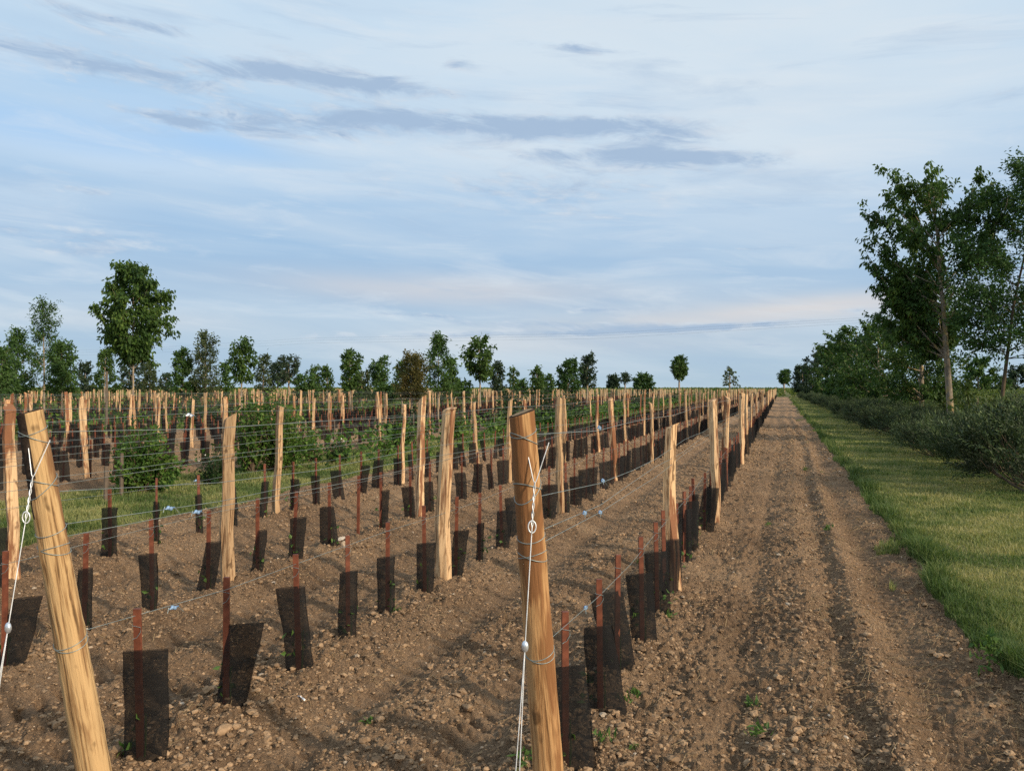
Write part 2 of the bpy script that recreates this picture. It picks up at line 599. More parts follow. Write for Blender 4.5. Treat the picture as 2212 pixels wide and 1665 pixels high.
M['twig'] = mat_bark('brown_twig', (0.06, 0.045, 0.03), (0.14, 0.10, 0.065), (0.10, 0.09, 0.06))

# ------------------------------------------------------------------ ground
az_f = np.arange(-0.70, 0.7001, 0.0017)
az = np.concatenate([np.linspace(-PI, -0.74, 28), az_f, np.linspace(0.74, PI, 28)[:-1]]) - TH
r1 = np.geomspace(0.35, 1.7, 10)[:-1]
r2 = 1.7 * np.exp(np.arange(0, math.log(55 / 1.7), 0.0034))
r3 = np.geomspace(r2[-1] * 1.02, 6000, 170)
rad = np.concatenate([r1, r2, r3])
AZ, RR = np.meshgrid(az, rad)
GX, GY = RR * np.sin(AZ), RR * np.cos(AZ)
GZ = ground_z(GX, GY)
na, nr = len(az), len(rad)
gv = np.stack([GX, GY, GZ], -1).reshape(-1, 3)
I, J = np.meshgrid(np.arange(nr - 1), np.arange(na), indexing='ij')
K = (J + 1) % na
gf = np.stack([I * na + J, (I + 1) * na + J, (I + 1) * na + K, I * na + K], -1).reshape(-1, 4)[:, ::-1]
fc = gv[gf].mean(1)
fx, fy = fc[:, 0], fc[:, 1]


def strip_mask(x, y):
    m = np.zeros(x.shape, bool)
    for s, c in enumerate(STRIP_X):
        m |= (x < c + 1.62 + edge_w(y, s)) & (x > c - 1.55 + edge_w(y, s + 9))
    return m


zone = np.zeros(len(gf), int)
zone[strip_mask(fx, fy)] = 1
zone[fx < -86.5] = 3
zone[fy > ROW_END + 1.0 + 1.5 * (fbm(fx * 0.5, fy * 0.5, 3, 90) - 0.5)] = 3
zone[(fx > edge_r(fy))] = 2
zone[fx > 4.9] = 3
cen = np.array([[0, 0, gz(0, 0)]])
for zi, (nm, mt, lab, cat) in enumerate((
        ('ground', M['soil'], 'tilled brown earth with clods, furrows and tyre marks between the vine rows', 'ground'),
        ('grass_strip', M['turf'], 'grassed strips with shrubs between the blocks of young vines', 'grass strip'),
        ('grass_verge', M['turf'], 'mown grass verge between the dirt lane and the rosemary hedge', 'grass verge'),
        ('field', M['field'], 'green weedy vineyard ground reaching to the horizon', 'field'))):
    f = gf[zone == zi]
    used, inv = np.unique(f, return_inverse=True)
    g = Geo()
    g.add(gv[used], inv.reshape(-1, 4))
    if zi == 0:
        ring = gv[:na]
        g.add(np.concatenate([ring, cen]), np.stack([(np.arange(na) + 1) % na, np.arange(na), np.full(na, na)], -1)[:, ::-1])
    tag(g.build(nm, mt, smooth=True), lab, cat, kind='structure')

# clods and pebbles lying on the earth
def sample_ground(n, rmin, rmax, rg, power=0.0):
    u = rg.random(n)
    r = rmin * np.exp(u * math.log(rmax / rmin)) if power == 0 else (rmin ** power + u * (rmax ** power - rmin ** power)) ** (1 / power)
    a = rg.uniform(-0.66, 0.66, n) - TH
    return r * np.sin(a), r * np.cos(a), r


def soil_mask(x, y):
    return (x < edge_r(y) - 0.02) & (x > -7.7) & (y < ROW_END)


rg = np.random.default_rng(3)
x, y, r = sample_ground(260000, 2.0, 38, rg)
keep = soil_mask(x, y)
trk = np.zeros_like(x)
for rx in ROW_X[:4]:
    trk = np.maximum(trk, np.maximum(gauss(x, rx + 0.56, 0.18), gauss(x, rx - 0.56, 0.18)))
trk = np.maximum(trk, gauss(x, 0.84, 0.18))
dens = (0.25 + 0.9 * fbm(x * 1.3, y * 1.3, 3, 70)) * (1 - 0.85 * trk)
keep &= rg.random(len(x)) < dens
x, y, r = x[keep], y[keep], r[keep]
s = np.maximum(np.clip(np.exp(rg.normal(math.log(0.0056), 0.55, len(x))), 0.003, 0.024), 0.0010 * r)
z = ground_z(x, y) + s * 0.12
g = Geo()
pos = np.stack([x, y, z], 1)
pal = rg.random(len(x)) < 0.014
bigm = s > 0.016
for mask, base in ((bigm, ICO2), (~bigm, ICO1)):
    for pm, mi in ((pal, 1), (~pal, 0)):
        q = mask & pm
        if q.any():
            scatter_lumps(g, pos[q], s[q], rg, base, mi, jit=0.17 if base is ICO2 else 0.24, flat=.62)
tag(g.build('soil_clods', [M['clod'], M['pebble']]), 'loose clods and pebbles strewn over the tilled earth', 'clods', kind='stuff')

# straw and root bits
rg = np.random.default_rng(4)
x, y, r = sample_ground(30000, 2.6, 34, rg)
keep = soil_mask(x, y) & (rg.random(len(x)) < np.where(x > 0.1, 0.8, 0.14) * np.clip(fbm(x * 1.7, y * 1.7, 3, 99) * 4.4 - 1.6, 0.03, 1))
x, y, r = x[keep], y[keep], r[keep]
g = Geo()
for i in range(len(x)):
    L = rg.uniform(0.025, 0.13)
    a = rg.uniform(0, PI)
    b = a + rg.normal(0, 0.6)
    w = max(0.0008, 0.00022 * r[i])
    px = np.array([0, math.cos(a) * L / 2, math.cos(a) * L / 2 + math.cos(b) * L / 2]) + x[i]
    py = np.array([0, math.sin(a) * L / 2, math.sin(a) * L / 2 + math.sin(b) * L / 2]) + y[i]
    pz = ground_z(px, py) + 0.008 + np.array([0, rg.uniform(0, 0.025), 0.0])
    v, f = tube(np.stack([px, py, pz], 1), w, 3, False)
    g.add(v, f, 0, rg.random())
tag(g.build('straw_litter', M['straw']), 'dry straw and root bits scattered on the tilled earth', 'straw', kind='stuff')


# ------------------------------------------------------------------ grass
def blades(g, x, y, z, h, w, lean, rg, rnd):
    n = len(x)
    a = rg.uniform(0, 2 * PI, n)
    b = rg.uniform(0, 2 * PI, n)
    ux, uy = np.cos(a), np.sin(a)
    lx, ly = np.cos(b) * lean, np.sin(b) * lean
    p0 = np.stack([x - ux * w / 2, y - uy * w / 2, z], 1)
    p1 = np.stack([x + ux * w / 2, y + uy * w / 2, z], 1)
    p2 = np.stack([x + ux * w * .4 + lx * h * .35, y + uy * w * .4 + ly * h * .35, z + h * .6], 1)
    p3 = np.stack([x - ux * w * .4 + lx * h * .35, y - uy * w * .4 + ly * h * .35, z + h * .6], 1)
    p4 = np.stack([x + lx * h, y + ly * h, z + h * (1 - 0.25 * lean)], 1)
    v = np.stack([p0, p1, p2, p3, p4], 1).reshape(-1, 3)
    i = np.arange(n)[:, None] * 5
    g.add(v, [i + np.array([[0, 1, 2, 3]]), i + np.array([[3, 2, 4]])], 0, rnd)


rg = np.random.default_rng(5)
x, y, r = sample_ground(1200000, 3.8, 150, rg)
e = edge_r(y)
spill = (x > e - 0.55) & (x < e) & (fbm(x * 2.6, y * 1.1, 3, 122) > 0.67 + 0.25 * (e - x))
keep = ((x > e - 0.02) & (x < 4.9)) | spill
x, y, r, e = x[keep], y[keep], r[keep], e[keep]
edge = np.exp(-((x - e) / 0.22) ** 2)
tuft = fbm(x * 2.2, y * 2.2, 3, 120)
h = (0.030 + 0.05 * tuft) * rg.uniform(0.6, 1.3, len(x)) + edge * (0.04 + 0.24 * np.clip(tuft - 0.42, 0, 1) * 2) * rg.uniform(0.4, 1.2, len(x))
w = np.maximum(0.0032, 0.00085 * r)
dry = np.clip((fbm(x * 0.7, y * 1.5, 3, 130) - 0.42) * 3.4, -.05, 0.6) * (1 - edge)
rnd = np.clip(rg.random(len(x)) * 0.75 + dry - 0.25 * edge, 0, 1)
g = Geo()
blades(g, x, y, ground_z(x, y) - 0.006, h, w, rg.uniform(0.1, 0.95, len(x)), rg, rnd)
print('verge blades', len(x))
tag(g.build('grass', M['grass']), 'short mown grass on the verge beside the dirt lane', 'grass', kind='stuff')

rg = np.random.default_rng(6)
x, y, r = sample_ground(900000, 7, 110, rg)
keep = strip_mask(x, y) & (x > -30)
x, y, r = x[keep], y[keep], r[keep]
tuft = fbm(x * 1.8, y * 1.8, 3, 121)
h = (0.035 + 0.15 * np.clip(tuft - 0.35, 0, 1)) * rg.uniform(0.5, 1.4, len(x))
w = np.maximum(0.004, 0.00085 * r)
rnd = np.clip(rg.random(len(x)) * 0.8 + np.clip((fbm(x * 1.1, y * 1.1, 3, 131) - 0.42) * 2.8, -0.2, 0.5), 0, 1)
g = Geo()
blades(g, x, y, ground_z(x, y) - 0.006, h, w, rg.uniform(0.1, 0.95, len(x)), rg, rnd)
print('strip blades', len(x))
tag(g.build('strip_grass', M['grass']), 'rough grass growing on the strips between the vine blocks', 'grass', kind='stuff')

# ------------------------------------------------------------------ posts
ORD = ['first', 'second', 'third', 'fourth', 'fifth', 'sixth', 'seventh', 'eighth', 'ninth', 'tenth', 'eleventh', 'twelfth', 'thirteenth', 'fourteenth',
       'fifteenth', 'sixteenth', 'seventeenth', 'eighteenth', 'nineteenth', 'twentieth']


def rowname(i):
    if i == 0:
        return 'the row beside the dirt lane'
    if i < 4:
        return 'the %s row from the dirt lane' % ORD[i]
    b, k = divmod(i - 4, 7)
    return 'the %s row beyond the %s shrub strip' % (ORD[k], ORD[b]) if b else 'the %s row beyond the near shrub strip' % ORD[k]


def in_view(X, Y, m=0.02):
    d = depth_of(X, Y)
    return d > 1.5 and abs(lat_of(X, Y) / d) < 1106 / F + m


def split_post(seed, h=1.46):
    q = np.random.default_rng(seed)
    n = int(q.integers(5, 8))
    a = np.sort((np.arange(n) + q.uniform(-0.3, 0.3, n)) * 2 * PI / n)
    rr = q.uniform(0.036, 0.058, n)
    zs = np.array([-0.25, 0.0, 0.2, 0.45, 0.7, 0.95, 1.2, h - 0.02, h])
    rings = []
    bx, by = np.cumsum(q.normal(0, 0.012, len(zs))), np.cumsum(q.normal(0, 0.012, len(zs)))
    for k, zz in enumerate(zs):
        s = (1.12 - 0.18 * max(zz, 0) / h) * (1 + q.normal(0, 0.05, n)) * (0.94 if k == len(zs) - 1 else 1)
        dz = (0.03 * np.cos(a - 1) * q.uniform(0.1, 1) if k >= len(zs) - 2 else 0)
        rings.append(np.stack([np.cos(a) * rr * s + bx[k], np.sin(a) * rr * s + by[k], np.full(n, zz) + dz], 1))
    v = np.concatenate(rings)
    i = np.arange(len(zs) - 1)[:, None] * n
    j = np.arange(n)[None]
    f = np.stack([i + j, i + (j + 1) % n, i + n + (j + 1) % n, i + n + j], -1).reshape(-1, 4)
    g = Geo()
    g.add(v, [f, np.array([[(len(zs) - 1) * n + t for t in range(n)]])])
    return g.mesh('split_post', M['post'])


POST_MESH = [split_post(100 + i) for i in range(10)]
rg = np.random.default_rng(8)
allposts = []
for i, X in enumerate(ROW_X):
    if i < 4:
        ys = list(POSTS[i])
    else:
        ys = [4.24 - 0.35 * (i - 4) + 40 * 0]
        while ys[0] < 2:
            ys[0] += 3.68
    while ys[-1] < ROW_END - 3:
        ys.append(ys[-1] + 3.68 + rg.normal(0, 0.12))
    k = 0
    for Y in ys:
        Xj = X + (0.10 if (i == 0 and abs(Y - 10.1) < .1) else rg.normal(0, 0.03))
        if in_view(Xj, Y):
            allposts.append((depth_of(Xj, Y), Xj, Y, i, k))
            k += 1
allposts.sort()
GROUP_POST = 'split chestnut trellis posts in the vine rows'
far = Geo()
LEAN = {(0, 0): 0.022, (0, 1): -0.012, (3, 0): 0.0}
for q, (d, X, Y, i, k) in enumerate(allposts):
    me = POST_MESH[int(rg.integers(10))]
    rz, sc = rg.uniform(0, 2 * PI), rg.uniform(0.90, 1.05)
    wsc = rg.uniform(0.62, 1.1)
    lx, ly = rg.normal(0, 0.018, 2)
    if k == 0 and i < 3:
        wsc = (1.22, 1.15, 1.0)[i]
    if (i, k) in LEAN:
        ly = LEAN[(i, k)]
        lx = 0.03
    zb = gz(X, Y) - 0.0
    if q < 300:
        o = link('trellis_post', me)
        o.location = (X, Y, zb)
        o.rotation_euler = (lx, ly, rz)
        o.scale = (wsc, wsc, sc)
        if i < 4 and k < 14:
            lab = '%s split wooden post along %s' % (ORD[k], rowname(i))
        elif i < 11 and k < 8:
            lab = '%s split wooden post from the left in %s' % (ORD[k], rowname(i))
        else:
            lab = 'small distant split wooden post farther down %s' % rowname(i)
        tag(o, lab, 'post', GROUP_POST)
    else:
        n = 5
        a = np.arange(n) * 2 * PI / n + rz
        rr = 0.046 * wsc
        t = 1.46 * sc
        v = np.concatenate([np.stack([np.cos(a) * rr + X, np.sin(a) * rr + Y, np.full(n, zb)], 1),
                            np.stack([np.cos(a) * rr * .9 + X + ly * t, np.sin(a) * rr * .9 + Y - lx * t, np.full(n, zb + t)], 1)])
        f = np.array([[j, (j + 1) % n, n + (j + 1) % n, n + j] for j in range(n)])
        far.add(v, [f, np.array([[n, n + 1, n + 2, n + 3, n + 4]])])
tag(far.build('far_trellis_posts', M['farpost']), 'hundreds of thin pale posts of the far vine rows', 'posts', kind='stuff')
print('posts', len(allposts))


# the two stout round end posts with their wire wraps
def end_post(base, top, r0, r1, label, bark_side, seed):
    q = np.random.default_rng(seed)
    base, top = np.array(base, float), np.array(top, float)
    L = np.linalg.norm(top - base)
    ax = (top - base) / L
    n = 28
    root = bpy.data.objects.new('end_post', None)
    COL.objects.link(root)
    root.location = base
    tag(root, label, 'post', 'stout round end posts of the vine rows')
    a = np.arange(n) * 2 * PI / n
    zs = np.concatenate([[-0.3], np.linspace(0, L - 0.012, 40), [L - 0.004, L]])
    vs = []
    shape = 1 + 0.035 * np.sin(2 * a + 1) + 0.02 * np.sin(3 * a + 2) + 0.012 * q.normal(size=n)
    ku = [(q.uniform(0.15, L - 0.2), q.uniform(0, 2 * PI), q.uniform(0.05, 0.10)) for _ in range(9)]
    for k, zz in enumerate(zs):
        rr = (r0 + (r1 - r0) * max(zz, 0) / L) * shape * (1 + 0.012 * q.normal(size=n))
        for kz, ka, kh in ku:
            rr = rr * (1 + kh * np.exp(-((zz - kz) / 0.03) ** 2 - (np.angle(np.exp(1j * (a - ka))) / 0.35) ** 2))
        if k == len(zs) - 1:
            rr = rr * 0.95
        vs.append(np.stack([np.cos(a) * rr, np.sin(a) * rr, np.full(n, zz) + 0.012 * np.cos(a) * (zz / L) ** 30], 1))
    v = np.concatenate(vs)
    m = len(zs)
    g = Geo()
    i = np.arange(m - 1)[:, None] * n
    j = np.arange(n)[None]
    f = np.stack([i + j, i + (j + 1) % n, i + n + (j + 1) % n, i + n + j], -1)
    bark = np.zeros((m - 1, n), bool)
    if bark_side is not None:
        zc = zs[:-1][:, None]
        lim = 0.75 * np.clip((zc - (L - 0.42)) / 0.15, 0, 1) + 0.1 * q.normal(size=(m - 1, 1))
        bark = np.abs(np.angle(np.exp(1j * (a[None] - bark_side)))) < np.where(zc > L - 0.42, lim, 0)
    bark[-1:, :] = True
    g.add(v, f[~bark], 0)
    g.v, g.f, g.n = [v], [(f[~bark], 0, np.full((~bark).sum(), .5)), (f[bark], 1, np.full(bark.sum(), .5))], len(v)
    # sawn top: dark uneven rim and a paler heart
    top_r = vs[-1]
    inner = top_r * np.array([0.88, 0.88, 1]) * (1 + 0.05 * q.normal(size=(n, 1)) * np.array([1, 1, 0]))
    g.add(np.concatenate([top_r, inner]), np.array([[j, (j + 1) % n, n + (j + 1) % n, n + j] for j in range(n)]), 1)
    g.add(inner + np.array([0, 0, 0.0]), np.array([list(range(n))]), 2)
    o = g.build('shaft', [M['peeled'], M['char'], M['end']], root, smooth=False)
    o.data.polygons.foreach_set('use_smooth', np.array([len(p.vertices) == 4 for p in o.data.polygons]))
    rot = np.array([0, 0, 1.0])
    import mathutils
    qz = mathutils.Vector((0, 0, 1)).rotation_difference(mathutils.Vector(ax))
    root.rotation_mode = 'QUATERNION'
    root.rotation_quaternion = qz
    # wire wraps, each turn of wire tilted round the shaft
    for wname, wr, turns, mt in (('wire_wrap', 0.0017, [(L - .075, .012, .4), (L - .100, -.030, .7)], M['wire']),
                                 ('wire_wrap', 0.0017, [(L * .70, .012, 0)], M['wire']),
                                 ('wire_wrap', 0.0017, [(L * .655, .016, 2), (L * .650, -.020, 1.1)], M['wire']),
                                 ('wire_wrap', 0.0017, [(L * .405, .016, .3), (L * .400, -.020, 2.4)], M['wire']),
                                 ('guy_wrap', 0.0019, [(L - .285, .026, 3.4), (L - .300, -.04, 3.6)], M['wire'])):
        g = Geo()
        for zz, tilt, ph in turns:
            rr = (r0 + (r1 - r0) * zz / L) * 1.05
            t = np.linspace(0, 2 * PI, 33)
            rr2 = rr * (1 + 0.035 * np.sin(2 * t + 1))
            vv, ff = tube(np.stack([np.cos(t) * rr2, np.sin(t) * rr2, zz + tilt * np.sin(t + ph)], 1), wr, 6, False)
            g.add(vv, ff)
        g.build(wname, mt, root, smooth=True)
    return root


AX, BX = -0.881, -2.74
end_post((-0.885, 3.13, gz(-.885, 3.13)), (-0.90, 2.80, 1.56), 0.059, 0.0445, 'upright stout round end post of the row beside the dirt lane', None, 21)
end_post((BX, 2.66, gz(BX, 2.66)), (BX + .0, 2.345, 1.557), 0.066, 0.046, 'leaning stout round end post with dark bark patch at the left', 4.3, 22)


def guy(p0, p1, tz, label, X):
    """straight brace wire from the post head to its ground anchor, doubled below, with a tensioner"""
    p0, p1 = np.array(p0), np.array(p1)
    root = bpy.data.objects.new('guy_wire', None)
    COL.objects.link(root)
    root.location = p1
    tag(root, label, 'wire', 'bright brace wires of the end posts')
    a, b = p0 - p1, np.zeros(3)
    f = (tz - p1[2]) / (p0[2] - p1[2])
    c = a * f
    g = Geo()
    side = np.array([CT, ST, 0]) * 0.012
    for sgn in (1, -1):
        t = np.linspace(0, 1, 90)
        path = a + (c - a) * t[:, None]
        tw = np.where((t < 0.42) & (t > .2), 1, 0) * 0.003
        path = path + np.stack([tw * np.cos(t * 75 + sgn * 1.57), tw * np.sin(t * 75 + sgn * 1.57), t * 0], 1)
        path += side * sgn * 3.6 * np.clip(1 - t / .22, 0, 1)[:, None]
        if sgn == -1:
            path = path[:42]
        v, ff = tube(path, 0.0019, 6, False)
        g.add(v, ff)
        path = c + (b - c) * t[:, None] + side * sgn * t[:, None]
        v, ff = tube(path, 0.0019, 6, False)
        g.add(v, ff)
    t = np.linspace(0, 2 * PI, 17)
    mid = a + (c - a) * 0.42
    v, ff = tube(mid + np.stack([np.cos(t) * .014 * CT, np.cos(t) * .014 * ST, np.sin(t) * .022], 1), 0.0024, 6, False)
    g.add(v, ff)
    g.build('strand', M['newwire'], root, smooth=True)
    g = Geo()
    v = ICO3[0] * np.array([0.013, 0.011, 0.021]) + c
    g.add(v, ICO3[1])
    g.build('tensioner', M['zinc'], root, smooth=True)


guy((-0.846, 2.815, 1.45), (-0.885, 2.64, -0.02), 0.73, 'bright brace wire hanging from the end post beside the dirt lane', AX)
guy((BX + .045, 2.345, 1.45), (BX - .005, 2.114, -0.02), 0.76, 'bright brace wire of the leaning end post at the left', BX)

# ------------------------------------------------------------------ guarded young vines
rg = np.random.default_rng(9)
STAKE_H = 0.67


def sleeve_geo(g, w, t, h, lean, taper, yaw, x0=0, y0=0, z0=0, n=14, rings=5, mat=0, q=None):
    """flattened open bag of mesh: w wide, t thick, leaning sideways by lean metres at the top"""
    a = np.arange(n) * 2 * PI / n
    c, s = math.cos(yaw), math.sin(yaw)
    vs = []
    wob = q.normal(0, 0.0035, (rings, n)) if q is not None else np.zeros((rings, n))
    for k in range(rings):
        f = k / (rings - 1)
        ww = w * (1 + taper * (f - .5))
        cx = np.sign(np.cos(a)) * np.abs(np.cos(a)) ** 0.8 * ww / 2 + lean * f + wob[k]
        cy = np.sign(np.sin(a)) * np.abs(np.sin(a)) ** 1.3 * t / 2 + wob[k] * 1.5
        vs.append(np.stack([cx * c - cy * s + x0, cx * s + cy * c + y0, np.full(n, z0 + f * h) + (0.012 * np.cos(a + 1) if k == rings - 1 else 0)], 1))
    v = np.concatenate(vs)
    i = np.arange(rings - 1)[:, None] * n
    j = np.arange(n)[None]
    g.add(v, np.stack([i + j, i + (j + 1) % n, i + n + (j + 1) % n, i + n + j], -1).reshape(-1, 4), mat)


def stake_geo(g, w, t, h, lean, yaw, mat=0, x0=0, y0=0, z0=0):
    v, f = box(0, 0, -0.1, h, w, t)
    v[:, 0] += lean * v[:, 2] / h
    c, s = math.cos(yaw), math.sin(yaw)
    v = np.stack([v[:, 0] * c - v[:, 1] * s + x0, v[:, 0] * s + v[:, 1] * c + y0, v[:, 2] + z0], 1)
    g.add(v, f, mat)


# (width, height, lean, taper, yaw offset, stake offset) of the nearest guards
NEAR = {
    (1, 0): (.175, .45, .0, .0, 0, -.025), (1, 1): (.145, .40, .085, .22, 0, -.02), (1, 2): (.135, .44, -.06, .05, 0, -.01), (1, 3): (.10, .40, .015, -.1, .3, .01),
    (1, 4): (.105, .37, -.005, -.05, 0, .01), (1, 5): (.125, .36, .005, .1, 0, .0), (1, 6): (.105, .36, .05, .1, 0, .0), (1, 7): (.05, .33, .01, .0, 0, .0), (1, 8): (.13, .36, .03, .2, 0, .0),
    (0, 0): (.17, .40, -.06, .05, .2, -.05), (0, 1): (.15, .40, -.05, -.3, .0, -.04), (0, 2): (.17, .42, -.09, .1, .2, -.03), (0, 3): (.15, .40, -.04, .1, .1, -.02), (0, 4): (.15, .42, -.03, .0, .1, -.02), (0, 5): (.14, .40, .03, .0, .1, -.03),
    (2, 1): (.14, .36, .09, .0, .2, -.04), (2, 2): (.085, .40, .02, -.2, .1, .01), (2, 3): (.10, .38, -.01, .3, .2, .02), (2, 4): (.12, .36, .07, -.1, .0, .02), (2, 5): (.085, .36, .05, -.15, 0, .01),
    (2, 6): (.125, .37, .03, .0, .0, -.02), (2, 7): (.15, .38, -.03, -.25, .0, .0),
}
guards = []
for i, X in enumerate(ROW_X):
    y0 = VINE_START[i] if i < 4 else 2.0 + 0.17 * (i % 3)
    k = 0
    kk = 0
    Y = y0
    while Y < ROW_END:
        if in_view(X, Y):
            guards.append((depth_of(X, Y), X + (rg.normal(0, .02)), Y + (rg.normal(0, .02) if k > 8 else 0), i, k, kk))
            kk += 1
        k += 1
        Y += VINE_GAP
guards.sort()
print('guards', len(guards))
GROUP_G = 'young vines guarded by black mesh sleeves'
farv = Geo()
for q, (d, X, Y, i, k, kk) in enumerate(guards):
    zb = gz(X, Y)
    prm = NEAR.get((i, k))
    if prm is None:
        w = rg.choice([.09, .14, .155, .17, .185]) + rg.normal(0, .01)
        if i > 3:
            w *= 1.1
        prm = (w, rg.uniform(.41, .49) if i < 4 else rg.uniform(.46, .56), rg.normal(0, .035), rg.normal(0, .12), rg.normal(0, .35), rg.normal(0, .02))
    w, h, lean, taper, dy, so = prm
    if (i, k) in NEAR:
        w, h = w * 1.08 + .012, h * 1.12
    elif i == 0:
        w, h = w + .015, h + .05
    t = rg.uniform(.035, .06) if w > .08 else .05
    yaw = TH + dy
    sh = STAKE_H * rg.uniform(.95, 1.03) if k > 3 else STAKE_H
    slean = rg.normal(0, .012)
    bare = (i, k) == (2, 8)
    if q < 300:
        look = ('narrow' if w < .09 else 'wide' if w > .13 else 'plain')
        how = 'leaning left' if lean < -.03 else 'leaning right' if lean > .03 else 'upright'
        if bare:
            lab = 'bare red brown stake without a mesh guard, in the third row from the dirt lane'
        elif i < 4 and kk < 20:
            lab = '%s %s black mesh vine guard, %s along %s' % (look, how, ORD[kk], rowname(i))
        elif i < 4:
            lab = 'distant black mesh vine guard past the nineteenth of %s' % rowname(i)
        else:
            lab = 'black mesh vine guard on a stake in %s' % rowname(i)
        if q < 170:
            root = bpy.data.objects.new('vine_guard', None)
            COL.objects.link(root)
            root.location = (X, Y, zb)
            g = Geo()
            stake_geo(g, .029 if q < 45 else .025, .02, sh, slean, yaw)
            g.build('stake', M['stake'], root)
            if not bare:
                g = Geo()
                sleeve_geo(g, w, t, h, lean, taper, yaw, x0=-so * math.cos(yaw), y0=-so * math.sin(yaw), z0=-.02, q=rg)
                g.build('sleeve', M['net'], root, smooth=True)
            if q < 70:
                g = Geo()
                cs = np.array([math.cos(yaw), math.sin(yaw)])
                cn = np.array([math.sin(yaw), -math.cos(yaw)])
                pts = [(-.020, .0, .60), (-.019, .014, .598), (.019, .014, .59), (.020, .013, .57), (.004, .014, .545), (-.008, .014, .54), (-.016, .016, .535)]
                v, f = tube(np.array([[a * cs[0] + b * cn[0] + slean * .9 * cs[0], a * cs[1] + b * cn[1] + slean * .9 * cs[1], c] for a, b, c in pts]), .0014, 4, False)
                g.add(v, f)
                g.build('tie', M['wire'], root, smooth=True)
            if q < 45 and not bare:
                g = Geo()
                nl = int(rg.integers(5, 11))
                p0 = np.stack([rg.normal(0, .03, nl) + rg.normal(0, .03), rg.normal(0, .03, nl), rg.uniform(.03, .22, nl)], 1)
                leaves(g, p0, rg.normal(size=(nl, 3)) + np.array([0, 0, .3]), rg.uniform(.03, .055, nl), rg.uniform(.025, .045, nl), rg)
                v, f = tube([[0.02, 0, -.02], [.025, .005, .08], [.02, .01, .2]], [.004, .003, .002], 5)
                g.add(v, f)
                g.build('vine_shoot', M['weed'], root)
        else:
            g = Geo()
            stake_geo(g, .029 if q < 45 else .025, .02, sh, slean, yaw, 1)
            sleeve_geo(g, w, t, h, lean, taper, yaw, z0=-.02, n=8, rings=2)
            root = g.build('vine_guard', [M['net'], M['stake']], loc=(X, Y, zb))
        tag(root, lab, 'vine guard', GROUP_G)
    else:
        stake_geo(farv, .02, .022, sh, slean, yaw, 1, X, Y, zb)
        sleeve_geo(farv, w, t, h, lean, taper, yaw, X, Y, zb - .02, n=4 if d > 30 else 8, rings=2)
tag(farv.build('far_vine_guards', [M['net'], M['stake']]), 'thousands of black mesh guards lining the far vine rows', 'vine guards', kind='stuff')

# ------------------------------------------------------------------ wires
WZ = [('top', 1.44), ('upper middle', 1.165), ('paired upper', 1.085), ('paired lower', 1.04), ('bottom', 0.595)]
rg = np.random.default_rng(10)
for i in range(11):
    X = ROW_X[i]
    for nm, zz in (WZ if i < 4 else [WZ[0], WZ[1], WZ[3], WZ[4]]):
        y0 = {0: 3.13 - .33 * zz / 1.56 + .05, 1: 2.66 - .315 * zz / 1.56 + .055}.get(i, 2.0)
        ys = np.concatenate([np.arange(y0, 40, 0.9), np.arange(40, ROW_END, 3.7)])
        ph = rg.uniform(0, 6)
        z = zz + 0.012 * np.sin(ys * 2 * PI / 3.68 + ph) + gz(X, 20) + 0.012 * np.sin(ys * .7 + ph * 2) * min(1, 1.5 - zz)
        if i < 2:
            st = {'top': 1.475, 'upper middle': 1.235, 'paired upper': 1.10, 'paired lower': 1.05, 'bottom': .645}[nm]
            f = np.clip((ys - y0) / 1.2, 0, 1)
            z = st + (z - st) * f
        xs = np.full(len(ys), X + (0.045 if nm != 'bottom' else .012))
        xs[0] = X
        g = Geo()
        v, f = tube(np.stack([xs, ys, z], 1), 0.0015 if i < 4 else 0.0012, 4, False)
        g.add(v, f)
        tag(g.build('trellis_wire', M['wire'], smooth=True), '%s trellis wire strung along %s' % (nm, rowname(i)), 'wire', 'galvanised trellis wires of the vine rows')

